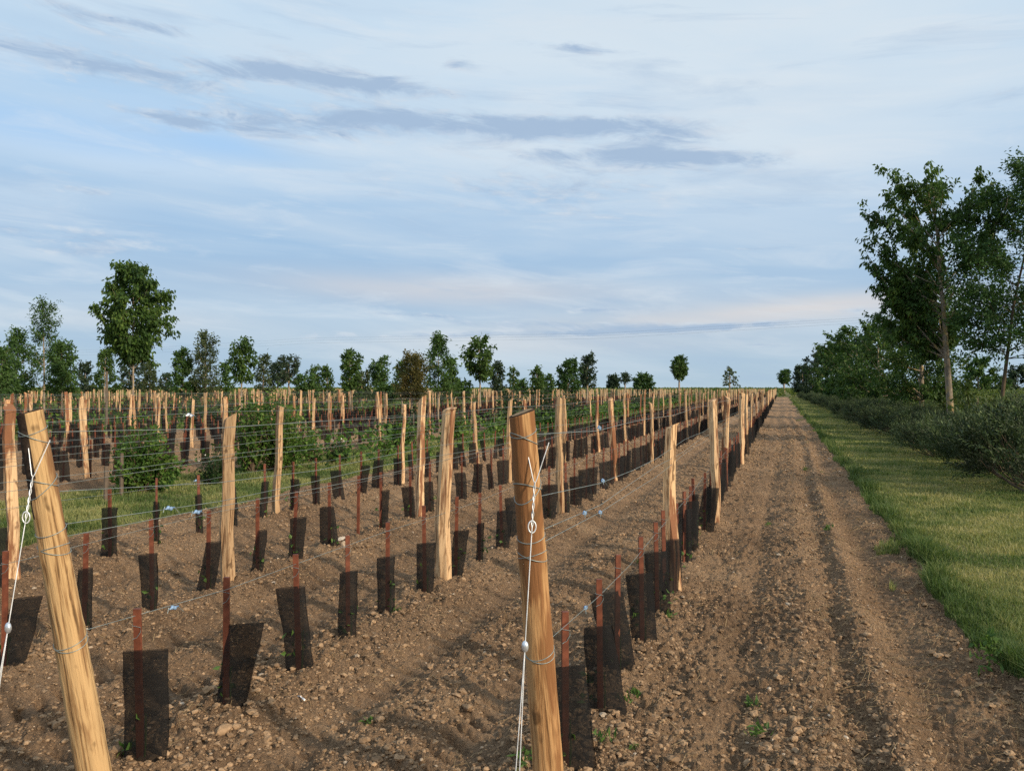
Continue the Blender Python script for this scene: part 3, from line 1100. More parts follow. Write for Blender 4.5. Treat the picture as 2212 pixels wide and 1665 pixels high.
for (px, i, zz, mt, lab, sc) in (
        (400, 2, 1.43, 'zinc', 'large silver wire tensioner on the third row, in front of a far post', 1.6),
        (425, 3, 0.60, 'clip', 'pale blue wire clip at the head of a guard stake near the grass strip', 1.3),
        (350, 1, 1.09, 'clip', 'blue wire clip left of its twin on the second row', 1.0),
        (410, 1, 1.045, 'clip', 'blue wire clip right of its twin on the second row', 1.0),
        (376, 1, 0.605, 'clip', 'blue wire clip on the bottom wire between the two nearest guards', 1.0),
        (1275, 0, 1.455, 'clip', 'blue wire clip on the top wire right of the upright end post', 1.0),
        (1283, 0, 1.19, 'clip', 'blue wire clip on the upper middle wire beside the dirt lane', 1.0),
        (1242, 0, 1.088, 'clip', 'blue wire clip nearest the upright end post on the paired wires', 1.0),
        (1277, 0, 1.043, 'clip', 'blue wire clip with hanging tail on the lower paired wire', 1.0),
        (1265, 0, 0.607, 'clip', 'blue wire clip on the bottom wire beside the dirt lane', 1.0)):
    X = ROW_X[i]
    Y = on_row(X, px)
    o = Geo()
    for ay, az_ in ((-.009, .003), (.009, -.003)):
        o.add((ICO2[0] * np.array([.007, .011, .010]) + np.array([0, ay, az_])) * sc, ICO2[1])
    vv, ff = tube([[0, -.03 * sc, 0], [0, .03 * sc, 0]], .004 * sc, 6)
    o.add(vv, ff)
    o = o.build('wire_clip', M[mt], smooth=True, loc=(X + .045 * (zz > .7), Y, zz))
    tag(o, lab, 'clip', 'wire clips on the trellis')
    g = Geo()
    v, f = tube([[.0, -.02 * sc, .0], [.01, -.045 * sc, .012], [.016, -.06 * sc, -.012]], .0014, 4, False)
    g.add(v, f)
    v, f = tube([[.0, .02 * sc, .0], [.004, .035 * sc, -.008], [.012, .05 * sc, -.03]], .0014, 4, False)
    g.add(v, f)
    g.build('wire_tail', M['wire'], o)


# ------------------------------------------------------------------ trees and shrubs
def tree_geo(seed, h, cb, env, n_limb, n_twig, n_leaf, leaf, r0, droop=0.3, el=(20, 50), lean=(0, 0), aspect=.5, tw=.45, flat=0.0, sprd=.07, bowl=0.0, wob=.03, top=.93, side=None):
    """trunk + limbs + twigs; leaves hang along the twigs. env = crown radius at even steps from crown base to top"""
    q = np.random.default_rng(seed)
    T, L = Geo(), Geo()
    zt = np.linspace(0, 1, 9)
    wx, wy = np.cumsum(q.normal(0, wob, 9)) * zt, np.cumsum(q.normal(0, wob, 9)) * zt

    def trunk(z):
        f = z / h
        return np.array([np.interp(f, zt, wx) + lean[0] * f, np.interp(f, zt, wy) + lean[1] * f, z])
    zz = np.linspace(-.1, h * top, 14)
    v, f = tube([trunk(max(a, 0)) + np.array([0, 0, min(a, 0)]) for a in zz], r0 * (1.15 - zz / h * 1.02).clip(.06), 9)
    T.add(v, f)
    env = np.array(env, float)
    te = np.linspace(0, 1, len(env))
    rmax = env.max()
    pos, dr = [], []
    per = max(1, int(n_leaf / (n_limb * n_twig)))
    for i in range(n_limb):
        t = min(1, max(0, (i + .5) / n_limb + q.normal(0, .35 / n_limb)))
        ze = cb + t * (h - cb)
        rr = np.interp(t, te, env) * q.uniform(.68, 1.1)
        a = i * 2.399 + q.normal(0, .4)
        if side is not None and t < side[1]:
            a = side[0] + q.normal(0, .6)
        e = math.radians(q.uniform(*el))
        zs = min(max(cb * .85, ze - rr * math.tan(e) - .05), h * top)
        p0 = trunk(zs)
        p2 = trunk(min(ze, h)) + np.array([math.cos(a) * rr, math.sin(a) * rr, 0])
        p2[2] = ze
        p1 = (p0 + p2) / 2 + np.array([0, 0, -.10 * rr - bowl * rr]) + q.normal(0, .06 * rr, 3)
        s = np.linspace(0, 1, 6)[:, None]
        path = p0 * (1 - s) ** 2 + 2 * p1 * s * (1 - s) + p2 * s ** 2
        v, f = tube(path, np.linspace(r0 * .33 * (1 - .6 * zs / h), r0 * .06, 6), 5, False)
        T.add(v, f)
        out = unit(p2 - p0)
        for k in range(n_twig):
            u = q.uniform(.22, 1) ** .8
            b = p0 * (1 - u) ** 2 + 2 * p1 * u * (1 - u) + p2 * u ** 2
            d = unit(out * .7 + q.normal(0, .6, 3) + np.array([0, 0, .25]))
            ln = tw * q.uniform(.5, 1.15)
            if k % 3 == 0:
                v, f = tube([b, b + d * ln * .5, b + d * ln + np.array([0, 0, -.05 * ln])], [r0 * .07, r0 * .05, r0 * .02], 3, False)
                T.add(v, f)
            w = q.random(per) ** .7
            pp = b + d * ln * w[:, None] + q.normal(0, sprd, (per, 3))
            pos.append(pp)
            dr.append(d * .5 + q.normal(0, .55, (per, 3)) + np.array([0, 0, -droop * 1.6]))
    # leader
    pp = trunk(h * top) + np.stack([q.normal(0, .08 * rmax, 30), q.normal(0, .08 * rmax, 30), q.uniform(-.05, 1, 30) * h * (1.0 - top)], 1)
    pos.append(pp)
    dr.append(q.normal(0, .5, (30, 3)) + np.array([0, 0, -droop]))
    pos, dr = np.concatenate(pos), np.concatenate(dr)
    n = len(pos)
    ls = leaf * q.uniform(.65, 1.25, n)
    # one tint per leaf, drifting a little from branch to branch
    rnd = np.clip(q.random(n) * .8 + .2 * vnoise(pos[:, 0] * 2, pos[:, 2] * 2 + pos[:, 1], seed), 0, 1)
    leaves(L, pos, dr, ls, ls * aspect, q, 0, rnd, flat)
    return T, L


def plant_tree(name, label, xy, T, L, leafmat, cat='tree', group=None, bark='bark', guard=None, rz=0.0):
    root = bpy.data.objects.new(name, None)
    COL.objects.link(root)
    root.location = (xy[0], xy[1], gz(*xy))
    root.rotation_euler = (0, 0, rz)
    tag(root, label, cat, group)
    T.build('trunk', M[bark], root, smooth=True)
    L.build('crown', M[leafmat], root)
    if guard:
        g = Geo()
        v, f = tube([[0, 0, -.05], [0.01, 0, guard * .5], [0, 0, guard]], .10, 10, False)
        g.add(v, f)
        g.build('trunk_guard', M['guard'], root)
    return root


def yz(y, d):
    return H + (837 - y) * d / F


# --- trees on the right, behind the rosemary hedge
d = 25.0
T, L = tree_geo(301, yz(366, d), 3.0, [1.2, 1.6, 1.8, 1.9, 2.0, 1.85, 1.3], 60, 16, 23000, .150, .10, droop=.8, el=(25, 60), lean=(-.42, -.1), tw=.5, sprd=.055, aspect=.46, side=(2.5, .6))
plant_tree('cherry_tree', 'tall open cherry tree with drooping leaves and pale straight trunk, behind the rosemary hedge', P(2057, d), T, L, 'cherry', group='trees behind the rosemary hedge')
d = 23.0
T, L = tree_geo(302, yz(352, d), 2.9, [1.4, 1.9, 2.0, 1.9, 1.75, 1.4, .8], 60, 18, 33000, .115, .055, droop=.25, el=(10, 45), lean=(1.25, .35), tw=.6, sprd=.09, aspect=.42, flat=.1, wob=.07)
plant_tree('locust_tree', 'feathery locust tree with curved slanting trunk cut by the frame', P(2150, d), T, L, 'locust', group='trees behind the rosemary hedge', bark='twig')
d = 31.5
T, L = tree_geo(303, yz(585, d), 1.35, [1.3, 1.8, 2.0, 1.9, 1.6, .9], 44, 13, 15000, .14, .10, droop=.5, el=(15, 50), tw=.6)
plant_tree('leafy_tree', 'dense dark tree with yellowish lower trunk just left of the cherry trunk', P(1992, d), T, L, 'maple', group='trees behind the rosemary hedge')
for (px, d, ty, cbz, env, sd, mt, lab) in (
        (1899, 43, 702, .95, [1.5, 2.1, 2.2, 1.8, 1.0], 304, 'maple', 'bushy green tree between the dark tree and the lower row of trees'),
        (1850, 56, 704, 1.2, [1.2, 1.9, 2.1, 1.9, 1.1], 305, 'maple', 'green tree with upright leafy tips above the hedge'),
        (1826, 66, 742, 1.1, [1.4, 2.0, 2.1, 1.7, .8], 306, 'locust', 'rounded green tree whose crown steps down toward the lane end'),
        (1795, 82, 740, 1.0, [1.7, 2.4, 2.4, 1.9, .9], 307, 'maple', 'low wide tree near the far end of the hedge'),
        (1765, 104, 762, .9, [1.8, 2.4, 2.3, 1.7, .8], 308, 'farleaf', 'dark rounded tree leading the row toward the lane end'),
        (1735, 135, 790, .9, [1.6, 2.0, 1.8, 1.3, .6], 309, 'farleaf', 'smallest dark tree at the far end of the row of trees')):
    T, L = tree_geo(sd, yz(ty, d), cbz, env, 30, 11, 6000, .19 + .001 * d, .09, droop=.4, tw=.62)
    plant_tree('leafy_tree', lab, P(px, d), T, L, mt, group='trees behind the rosemary hedge')
d = 62
T, L = tree_geo(310, yz(776, d), .3, [1.7, 2.0, 1.9, 1.3, .6], 28, 10, 5200, .25, .09)
plant_tree('leafy_tree', 'rounded bushy tree in the vineyard right of the cherry trunk', P(2112, d), T, L, 'maple', group='trees in the vineyard at the right')
d = 70
T, L = tree_geo(311, yz(795, d), .3, [1.5, 1.8, 1.6, 1.1, .5], 24, 10, 4200, .27, .09)
plant_tree('leafy_tree', 'dark bushy tree at the right edge on the vineyard horizon', P(2198, d), T, L, 'farleaf', group='trees in the vineyard at the right')
d = 150
for k, (px, ty) in enumerate(((2075, 812), (2150, 808))):
    T, L = tree_geo(312 + k, yz(ty, d), .3, [3, 4, 3.5, 2.0], 16, 8, 1100, .5, .15)
    plant_tree('leafy_tree', ('far dark tree on the horizon left of the bushy vineyard tree', 'far dark tree on the horizon right of the bushy vineyard tree')[k], P(px, d), T, L, 'farleaf', group='trees in the vineyard at the right')
d = 24
T, L = tree_geo(315, 1.75, .35, [.3, .45, .45, .35, .2], 16, 8, 520, .13, .02, droop=.5, tw=.25, aspect=.6)
plant_tree('sapling', 'bright leafy sapling beside the cherry trunk, above the hedge', P(2086, d), T, L, 'vine', 'sapling', bark='twig')

# --- trees on the left and along the horizon
GL = 'trees on the planted strips at the left'
LEFT = [
    # name, px, depth, top y, crown base y, half width px profile, leaf mat, n_limb, n_leaf, leaf size, guard, label, kwargs
    ('cherry_tree', 288, 33.3, 570, 772, [8, 26, 54, 76, 86, 84, 74, 58, 38, 14], 'cherry', 42, 7600, .15, .85, 'tall round crowned tree standing alone above the left horizon', dict(droop=.9, el=(35, 65), tw=.5)),
    ('ash_tree', 95, 44, 652, 835, [50, 58, 46, 40, 24, 26, 8], 'ash', 26, 2600, .15, None, 'spired open ash tree left of the round crowned tree', dict(flat=.5, droop=.2, tw=.6, aspect=.4)),
    ('leafy_tree', 136, 40, 738, 846, [30, 34, 34, 26, 12], 'ash', 22, 2400, .14, None, 'dense bright tree touching the ash on its right', dict(tw=.4)),
    ('leafy_tree', 34, 42, 716, 846, [44, 46, 32, 20, 10], 'ash', 22, 2300, .15, None, 'loose leafy tree left of the ash', dict(flat=.4, tw=.5)),
    ('leafy_tree', 2, 38, 752, 850, [40, 42, 30, 14], 'ash', 18, 1500, .15, None, 'low leafy tree cut by the left edge of the photo', dict(tw=.45)),
    ('leafy_tree', 182, 75, 780, 840, [22, 24, 18, 8], 'farleaf', 14, 800, .24, None, 'small grey green tree between the bright tree and the round crowned tree', {}),
    ('leafy_tree', 226, 60, 752, 842, [34, 36, 24, 12, 8], 'maple', 18, 1300, .2, None, 'spreading tree with a lone raised sprig, left of the round crowned tree', {}),
    ('leafy_tree', 286, 95, 762, 838, [44, 46, 40, 24], 'farleaf', 20, 1400, .3, None, 'dark rounded tree hidden behind the round crowned tree trunk', {}),
    ('conifer_tree', 325, 62, 780, 846, [26, 20, 14, 9, 4], 'birch', 18, 1000, .17, None, 'small cone shaped tree right of the round crowned tree', dict(el=(0, 20))),
    ('leafy_tree', 360, 70, 806, 842, [14, 16, 10], 'farleaf', 10, 380, .22, None, 'tiny round bush tree right of the cone shaped tree', {}),
    ('leafy_tree', 396, 50, 752, 846, [36, 38, 30, 20, 10], 'ash', 22, 1900, .17, None, 'bushy tree left of the tall birch like tree', {}),
    ('birch_tree', 444, 50, 716, 848, [38, 38, 34, 30, 26, 12], 'birch', 30, 2900, .13, None, 'tall loose birch like tree among the left trees', dict(el=(35, 65), tw=.5)),
    ('leafy_tree', 488, 52, 778, 846, [20, 18, 14, 8], 'ash', 14, 700, .17, None, 'small pale tree right of the birch like tree', {}),
    ('leafy_tree', 523, 39.7, 728, 815, [24, 22, 30, 26, 12], 'cherry', 16, 950, .17, .6, 'young dark tree with a thin trunk and jagged crown', dict(droop=.7, tw=.3)),
    ('leafy_tree', 568, 60, 764, 846, [22, 22, 18, 10], 'birch', 18, 1000, .17, None, 'feathery grey green tree left of the umbrella shaped trees', {}),
    ('leafy_tree', 600, 112, 780, 832, [24, 26, 20], 'farleaf', 14, 800, .3, None, 'rounded far tree touching the umbrella shaped tree on its left', {}),
    ('leafy_tree', 624, 108, 766, 818, [40, 42, 34, 18], 'farleaf', 22, 1500, .3, None, 'wide umbrella shaped far tree with a dark trunk', dict(el=(25, 50))),
    ('leafy_tree', 662, 60, 806, 852, [30, 32, 22], 'ash', 14, 900, .2, None, 'low bright bush tree right of the umbrella shaped tree', {}),
    ('leafy_tree', 682, 70, 790, 842, [8, 12, 12, 8], 'maple', 10, 420, .22, None, 'left tree of a dark twin pair', {}),
    ('leafy_tree', 706, 70, 792, 846, [20, 20, 16, 8], 'maple', 12, 700, .22, None, 'right tree of a dark twin pair', {}),
    ('leafy_tree', 757, 46, 752, 848, [30, 16, 24, 30, 20], 'maple', 16, 1100, .19, None, 'dark tree with two uneven heads left of the middle', dict(droop=.1)),
    ('leafy_tree', 780, 55, 800, 850, [26, 26, 16], 'birch', 14, 900, .18, None, 'low rounded bush at the foot of the two headed tree', {}),
    ('leafy_tree', 818, 47, 770, 828, [12, 22, 24, 20], 'ash', 16, 850, .17, None, 'small vase shaped bright tree', dict(el=(40, 65))),
    ('leafy_tree', 832, 45, 826, 856, [32, 34, 18], 'ash', 14, 900, .16, None, 'low bush under the vase shaped tree', {}),
    ('oak_tree', 890, 36, 764, 856, [34, 36, 36, 28, 14], 'oak', 34, 3600, .10, None, 'dense golden brown evergreen oak bush', dict(el=(30, 60), tw=.35, droop=0)),
    ('leafy_tree', 868, 38, 780, 850, [12, 14, 14, 8], 'maple', 12, 600, .13, None, 'dark green tree leaning on the golden oak at its left', {}),
    ('ash_tree', 946, 40, 722, 838, [36, 40, 34, 30, 12, 6], 'ash', 26, 1900, .16, None, 'pointed open ash tree right of the golden oak', dict(flat=.4, tw=.4, aspect=.4)),
    ('leafy_tree', 978, 42, 772, 846, [14, 16, 12, 6], 'ash', 12, 600, .16, None, 'small pointed tree at the right foot of the ash', {}),
    ('leafy_tree', 1000, 44, 818, 850, [26, 24, 14], 'ash', 12, 600, .17, None, 'low spreading bush between the ash and the next tree', {}),
    ('maple_tree', 1037, 44, 729, 812, [14, 28, 40, 36, 18], 'maple', 18, 1300, .19, .6, 'branching dark tree with gaps and a bare thin trunk near the middle', dict(droop=.5, tw=.34)),
    ('leafy_tree', 1072, 52, 782, 846, [22, 20, 14, 7], 'farleaf', 14, 700, .19, None, 'small dull tree right of the branching dark tree', {}),
    ('leafy_tree', 1109, 56, 790, 838, [7, 8, 9, 7], 'maple', 9, 300, .18, None, 'slim small tree with a twisted crown', {}),
    ('leafy_tree', 1128, 60, 818, 846, [18, 18, 10], 'ash', 10, 420, .2, None, 'low bush left of a pointed dark tree', {}),
    ('leafy_tree', 1158, 58, 790, 846, [18, 18, 14, 8], 'maple', 14, 760, .19, None, 'pointed dark tree right of the upright end post head', {}),
    ('leafy_tree', 1184, 64, 808, 848, [18, 18, 10], 'maple', 10, 500, .2, None, 'low dark bush left of a large paired tree', {}),
    ('leafy_tree', 1226, 60, 772, 838, [26, 28, 28, 18], 'locust', 20, 1500, .2, None, 'round bright tree, left of a touching pair', {}),
    ('leafy_tree', 1268, 66, 764, 830, [22, 24, 18, 10], 'farleaf', 18, 1300, .2, None, 'taller darker tree, right of a touching pair', dict(el=(30, 60))),
    ('leafy_tree', 1326, 200, 812, 836, [14, 15, 12, 6], 'farleaf', 18, 1500, .5, None, 'far dark dome shaped tree on the horizon', {}),
    ('leafy_tree', 1350, 150, 806, 824, [7, 9, 6], 'farleaf', 9, 260, .4, None, 'tiny far tree beside the dome shaped tree', {}),
    ('leafy_tree', 1390, 105, 806, 842, [26, 27, 24, 12], 'locust', 22, 1800, .3, None, 'round green bush tree standing on the horizon', dict(el=(10, 50))),
    ('maple_tree', 1467, 140, 768, 813, [10, 18, 19, 17, 11], 'maple', 24, 1700, .42, 1.4, 'lollipop shaped young tree on a thin straight trunk', dict(el=(35, 65))),
    ('larch_tree', 1576, 165, 793, 832, [20, 17, 15, 11, 3], 'birch', 13, 200, .5, None, 'sparse tree with thin bare looking spreading branches', dict(el=(0, 25), tw=.8)),
    ('leafy_tree', 1694, 168, 798, 825, [14, 18, 18, 10], 'locust', 14, 700, .45, 1.7, 'small open tree with a dark trunk guard at the lane end', dict(el=(25, 45))),
]
for q, (nm, px, d, ty, cy, prof, mt, nl, nf, ls, gd, lab, kw) in enumerate(LEFT):
    s = d / F
    kw = dict(kw)
    kw.setdefault('tw', max(.22, 8 * s))
    T, L = tree_geo(400 + q, yz(ty + (2 if q else 0), d), max(.25, yz(cy, d)), [a * s * (.9 if q == 0 else .8) for a in prof], int(nl * 1.25), 10, int(nf * (2.3 if q == 0 else 1.75)), ls * 1.12, max(.035, .0022 * d * .6), **kw)
    plant_tree(nm, lab, P(px, d), T, L, mt, group=GL, guard=gd)


def shrub_geo(seed, rx, h, n_stem, n_leaf, leaf, droop=.3, aspect=.6, up=.5, skirt=.1):
    q = np.random.default_rng(seed)
    T, L = Geo(), Geo()
    pos, dr = [], []
    per = max(1, n_leaf // n_stem)
    for i in range(n_stem):
        a = q.uniform(0, 2 * PI)
        u = q.random() ** .5
        rr = rx * u * q.uniform(.6, 1.28)
        zt = h * math.sqrt(max(.03, 1 - u * u * .9)) * q.uniform(.42, 1.16)
        zt = max(zt, h * skirt)
        p0 = np.array([q.normal(0, .06 * rx), q.normal(0, .06 * rx), 0])
        p2 = np.array([math.cos(a) * rr, math.sin(a) * rr, zt])
        p1 = (p0 + p2) / 2 + np.array([math.cos(a) * rr * .15, math.sin(a) * rr * .15, zt * up * .3])
        s = np.linspace(0, 1, 5)[:, None]
        v, f = tube(p0 * (1 - s) ** 2 + 2 * p1 * s * (1 - s) + p2 * s ** 2, np.linspace(.012 * h, .003, 5), 4, False)
        T.add(v, f)
        w = q.uniform(.3, 1.02, per)[:, None]
        pp = p0 * (1 - w) ** 2 + 2 * p1 * w * (1 - w) + p2 * w ** 2 + q.normal(0, .055 * rx + .02, (per, 3))
        pp[:, 2] = np.maximum(pp[:, 2], .02)
        pos.append(pp)
        dr.append(unit(p2 - p0) * .4 + q.normal(0, .6, (per, 3)) + np.array([0, 0, -droop]))
    pos, dr = np.concatenate(pos), np.concatenate(dr)
    ls = leaf * q.uniform(.6, 1.25, len(pos))
    leaves(L, pos, dr, ls, ls * aspect, q)
    return T, L


def plant_shrub(T, L, xy, mt, label, group, flowers=0, name='shrub', seed=1, rx=.3, h=.6):
    o = plant_tree(name, label, xy, T, L, mt, 'shrub', group, 'twig')
    if flowers:
        q = np.random.default_rng(seed)
        g = Geo()
        for _ in range(flowers):
            a, u = q.uniform(0, 2 * PI), q.uniform(.4, 1)
            pp = np.array([[math.cos(a) * rx * u, math.sin(a) * rx * u, h * math.sqrt(1 - .8 * u * u)]] * 6)
            leaves(g, pp, q.normal(size=(6, 3)) + np.array([0, -.3, .6]), .028, .022, q)
        g.build('blossom', M['flower'], o)
    return o


GS = 'shrubs on the near grass strip'
X1 = -9.85
for (px, X, rx, h, n, nf, leaf, mt, fl, lab) in (
        (318, -9.7, .54, 1.22, 66, 3600, .075, 'shrub', 0, 'leafy bright green shrub on the grass strip behind the leaning end post'),
        (282, -10.0, .24, 1.25, 14, 260, .10, 'shrub', 0, 'tall thin sprouting shrub with pale leaves, left of the bright shrub'),
        (466, -9.6, .36, .62, 46, 1700, .05, 'darkshrub', 8, 'compact dark shrub with white blossoms, left of a split post'),
        (600, -9.9, .76, 1.55, 90, 6500, .075, 'shrub', 0, 'largest broad leafy shrub on the near grass strip'),
        (545, -10.1, .36, 1.5, 34, 1500, .085, 'shrub', 0, 'upright leafy shrub touching the largest shrub on its left'),
        (667, -10.3, .34, .95, 26, 900, .06, 'shrub', 0, 'lower shrub at the right foot of the largest shrub'),
        (727, -9.5, .30, .60, 40, 1300, .05, 'darkshrub', 9, 'small round dark shrub with white blossoms beside a thin stake'),
        (862, -10.1, .42, 1.15, 46, 1700, .07, 'darkshrub', 0, 'dark leafy shrub left of two close split posts'),
        (835, -9.4, .24, .5, 22, 600, .05, 'shrub', 0, 'low pale shrub in front of the dark leafy shrub'),
        (905, -10.2, .4, 1.2, 34, 1200, .07, 'darkshrub', 0, 'dark shrub seen behind two close split posts'),
        (985, -10.0, .5, 1.1, 40, 1300, .075, 'shrub', 0, 'broad shrub right of a heavy split post'),
        (1068, -9.9, .45, .9, 34, 1000, .08, 'shrub', 0, 'loose shrub left of the upright end post'),
        (1150, -9.8, .5, 1.0, 36, 1000, .09, 'darkshrub', 0, 'shrub just behind the head of the upright end post')):
    T, L = shrub_geo(int(px), rx, h, n, nf, leaf)
    plant_shrub(T, L, (X, on_row(X, px)), mt, lab, GS, fl, seed=int(px), rx=rx, h=h)

SV = []
for k in range(6):
    rx, h = (.5, .5, .65, .4, .8, .6)[k], (.9, 1.2, .8, .6, 1.1, 1.5)[k]
    T, L = shrub_geo(900 + k, rx, h, 26, 620, .12)
    SV.append((T.mesh('trunk', M['twig'], True), L.mesh('crown', M[('shrub', 'darkshrub')[k % 2]])))
rg = np.random.default_rng(12)
for s, (c, step, ymax) in enumerate(((-9.9, 1.7, 150), (-25.4, 2.0, 150), (-41.2, 2.6, 150), (-57.1, 3.4, 140))):
    Y = 29.0 if s == 0 else 10.0
    while Y < ymax:
        X = c + rg.normal(0, .45)
        if in_view(X, Y):
            tm, lm = SV[int(rg.integers(6))]
            root = bpy.data.objects.new('shrub', None)
            COL.objects.link(root)
            root.location = (X, Y, gz(X, Y))
            root.rotation_euler = (0, 0, rg.uniform(0, 6))
            k = rg.uniform(.75, 1.25)
            root.scale = (k, k, k * rg.uniform(.8, 1.1))
            tag(root, 'leafy shrub on the %s strip of grass and trees, far along it' % ('near', 'second', 'third', 'fourth')[s] if s == 0 or Y > 30 else 'leafy shrub on the %s strip of grass and trees, at the left' % ('near', 'second', 'third', 'fourth')[s],
                'shrub', 'shrubs on the %s strip' % ('near', 'second', 'third', 'fourth')[s])
            link('trunk', tm, root)
            link('crown', lm, root)
        Y += step * rg.uniform(.6, 1.4)

# thin stakes on the strips
for (px, X, h, r, lab) in ((230, -25.0, 2.35, .05, 'tall grey weathered stake left of the round crowned tree'), (722, -9.75, .95, .018, 'thin grey stake beside the blossoming dark shrub'),
                           (262, -9.75, .7, .03, 'short grey stake in the bright shrub'), (228, -9.6, .55, .035, 'stubby grey stake left of the bright shrub'),
                           (893, -9.8, 1.0, .02, 'thin grey stake between shrubs behind the close split posts'), (1067, -9.6, .8, .02, 'thin grey stake in the loose shrub')):
    Y = on_row(X, px)
    g = Geo()
    v, f = tube([[0, 0, -.1], [.006, .004, h * .5], [.0, .01, h]], [r, r * .95, r * .85], 7)
    g.add(v, f)
    tag(g.build('stake', M['oldpost'], loc=(X, Y, gz(X, Y))), lab, 'stake', 'grey stakes on the planted strips')


# --- rosemary hedge
def rosemary(seed, rx, ry, h):
    q = np.random.default_rng(seed)
    T, L = Geo(), Geo()
    for i in range(46):
        a = q.uniform(0, 2 * PI)
        u = q.uniform(.3, .95)
        p2 = np.array([math.cos(a) * rx * u, math.sin(a) * ry * u, h * q.uniform(.25, .8)])
        p0 = np.array([q.normal(0, .16) * rx, q.normal(0, .3) * ry, -.02])
        p1 = (p0 + p2) / 2 + np.array([math.cos(a) * rx * .2, math.sin(a) * ry * .2, -.12 * h])
        s = np.linspace(0, 1, 6)[:, None]
        v, f = tube(p0 * (1 - s) ** 2 + 2 * p1 * s * (1 - s) + p2 * s ** 2, np.linspace(.022, .005, 6), 5, False)
        T.add(v, f)
    nc, ps = 135, 12
    n = nc * ps
    a = np.repeat(q.uniform(0, 2 * PI, nc), ps)
    cz = np.repeat(q.uniform(-.6, 1, nc), ps)
    u = np.repeat(np.sqrt(np.clip(1 - np.linspace(0, 1, nc) * 0 - cz[::ps] ** 2 * .85, .05, 1)) * q.uniform(.6, 1.0, nc), ps)
    ctint = np.repeat(q.random(nc), ps)
    lump = 1 + .2 * np.sin(a * 3 + seed) + .16 * np.sin(a * 5 + 2 * seed) + .12 * np.sin(cz * 7 + a * 2)
    b = np.stack([np.cos(a) * rx * u * lump, np.sin(a) * ry * u * lump, h * (.46 + .42 * cz)], 1) + q.normal(0, .065, (n, 3))
    d = unit(np.stack([np.cos(a) * u * .55, np.sin(a) * u * .55, .55 + .45 * q.random(n) + .3 * cz], 1) + q.normal(0, .16, (n, 3)) + np.repeat(q.normal(0, .22, (nc, 3)), ps, 0))
    ln = q.uniform(.20, .46, n)
    per = 13
    w = np.tile(np.linspace(.05, 1, per), n)
    B, D, LN = np.repeat(b, per, 0), np.repeat(d, per, 0), np.repeat(ln, per)
    bend = np.repeat(q.normal(0, .12, (n, 3)), per, 0)
    pos = B + D * (LN * w)[:, None] + bend * (w ** 2 * LN)[:, None]
    pos[:, 2] = np.maximum(pos[:, 2], .05)
    dirs = D * .9 + q.normal(0, .5, (n * per, 3))
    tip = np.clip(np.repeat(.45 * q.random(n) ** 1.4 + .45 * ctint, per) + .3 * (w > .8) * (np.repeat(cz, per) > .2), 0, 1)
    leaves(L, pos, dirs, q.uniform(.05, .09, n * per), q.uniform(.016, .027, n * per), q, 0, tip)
    return T.mesh('trunk', M['twig'], True), L.mesh('crown', M['rosemary'])


RV = [rosemary(700 + k, (1.5, 1.25, 1.35, 1.1, 1.25)[k], (1.5, 1.2, 1.4, 1.1, 1.3)[k], (1.22, 1.12, 1.0, 1.1, 1.22)[k]) for k in range(5)]
rg = np.random.default_rng(14)
Y, k = 15.0, 0
while Y < 150:
    X = 4.05 + rg.normal(0, .16)
    root = bpy.data.objects.new('rosemary_bush', None)
    COL.objects.link(root)
    root.location = (X, Y, gz(X, Y))
    root.rotation_euler = (0, 0, rg.uniform(-.25, .25) + PI * int(rg.integers(2)))
    sc = rg.uniform(.82, 1.12)
    root.scale = (sc, sc, (1.04, .86, .74)[min(k, 2)] * rg.uniform(.88, 1.1))
    lab = '%s dark rosemary bush of the hedge, counted from the near end' % ORD[k] if k < 12 else 'distant dark rosemary bush past the twelfth in the hedge'
    if k == 0:
        lab = 'largest nearest rosemary bush of the hedge, at the right edge'
    tag(root, lab, 'bush', 'rosemary bushes of the hedge along the verge')
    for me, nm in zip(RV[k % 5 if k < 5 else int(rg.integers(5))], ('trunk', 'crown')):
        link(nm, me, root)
    Y += rg.uniform(2.6, 3.4)
    k += 1


# --- grown vines behind the hedge
def vine_geo(seed):
    q = np.random.default_rng(seed)
    T, L = Geo(), Geo()
    v, f = tube([[0, 0, -.05], [.02, .01, .25], [-.01, 0, .5], [.0, .02, .62]], [.03, .026, .024, .02], 6)
    T.add(v, f)
    pos, dr = [], []
    for i in range(12):
        y = q.uniform(-.5, .5)
        p0 = np.array([0, y * .4, .55])
        p2 = np.array([q.normal(0, .16), y + q.normal(0, .1), q.uniform(.95, 1.42)])
        v, f = tube([p0, (p0 + p2) / 2 + q.normal(0, .04, 3), p2], [.006, .004, .002], 4, False)
        T.add(v, f)
        w = q.uniform(.05, 1, 22)[:, None]
        pos.append(p0 + (p2 - p0) * w + q.normal(0, .07, (22, 3)))
        dr.append(q.normal(0, .7, (22, 3)) + np.array([0, 0, -.2]))
    pos, dr = np.concatenate(pos), np.concatenate(dr)
    ls = q.uniform(.07, .13, len(pos))
    leaves(L, pos, dr, ls, ls * .9, q)
    return T, L


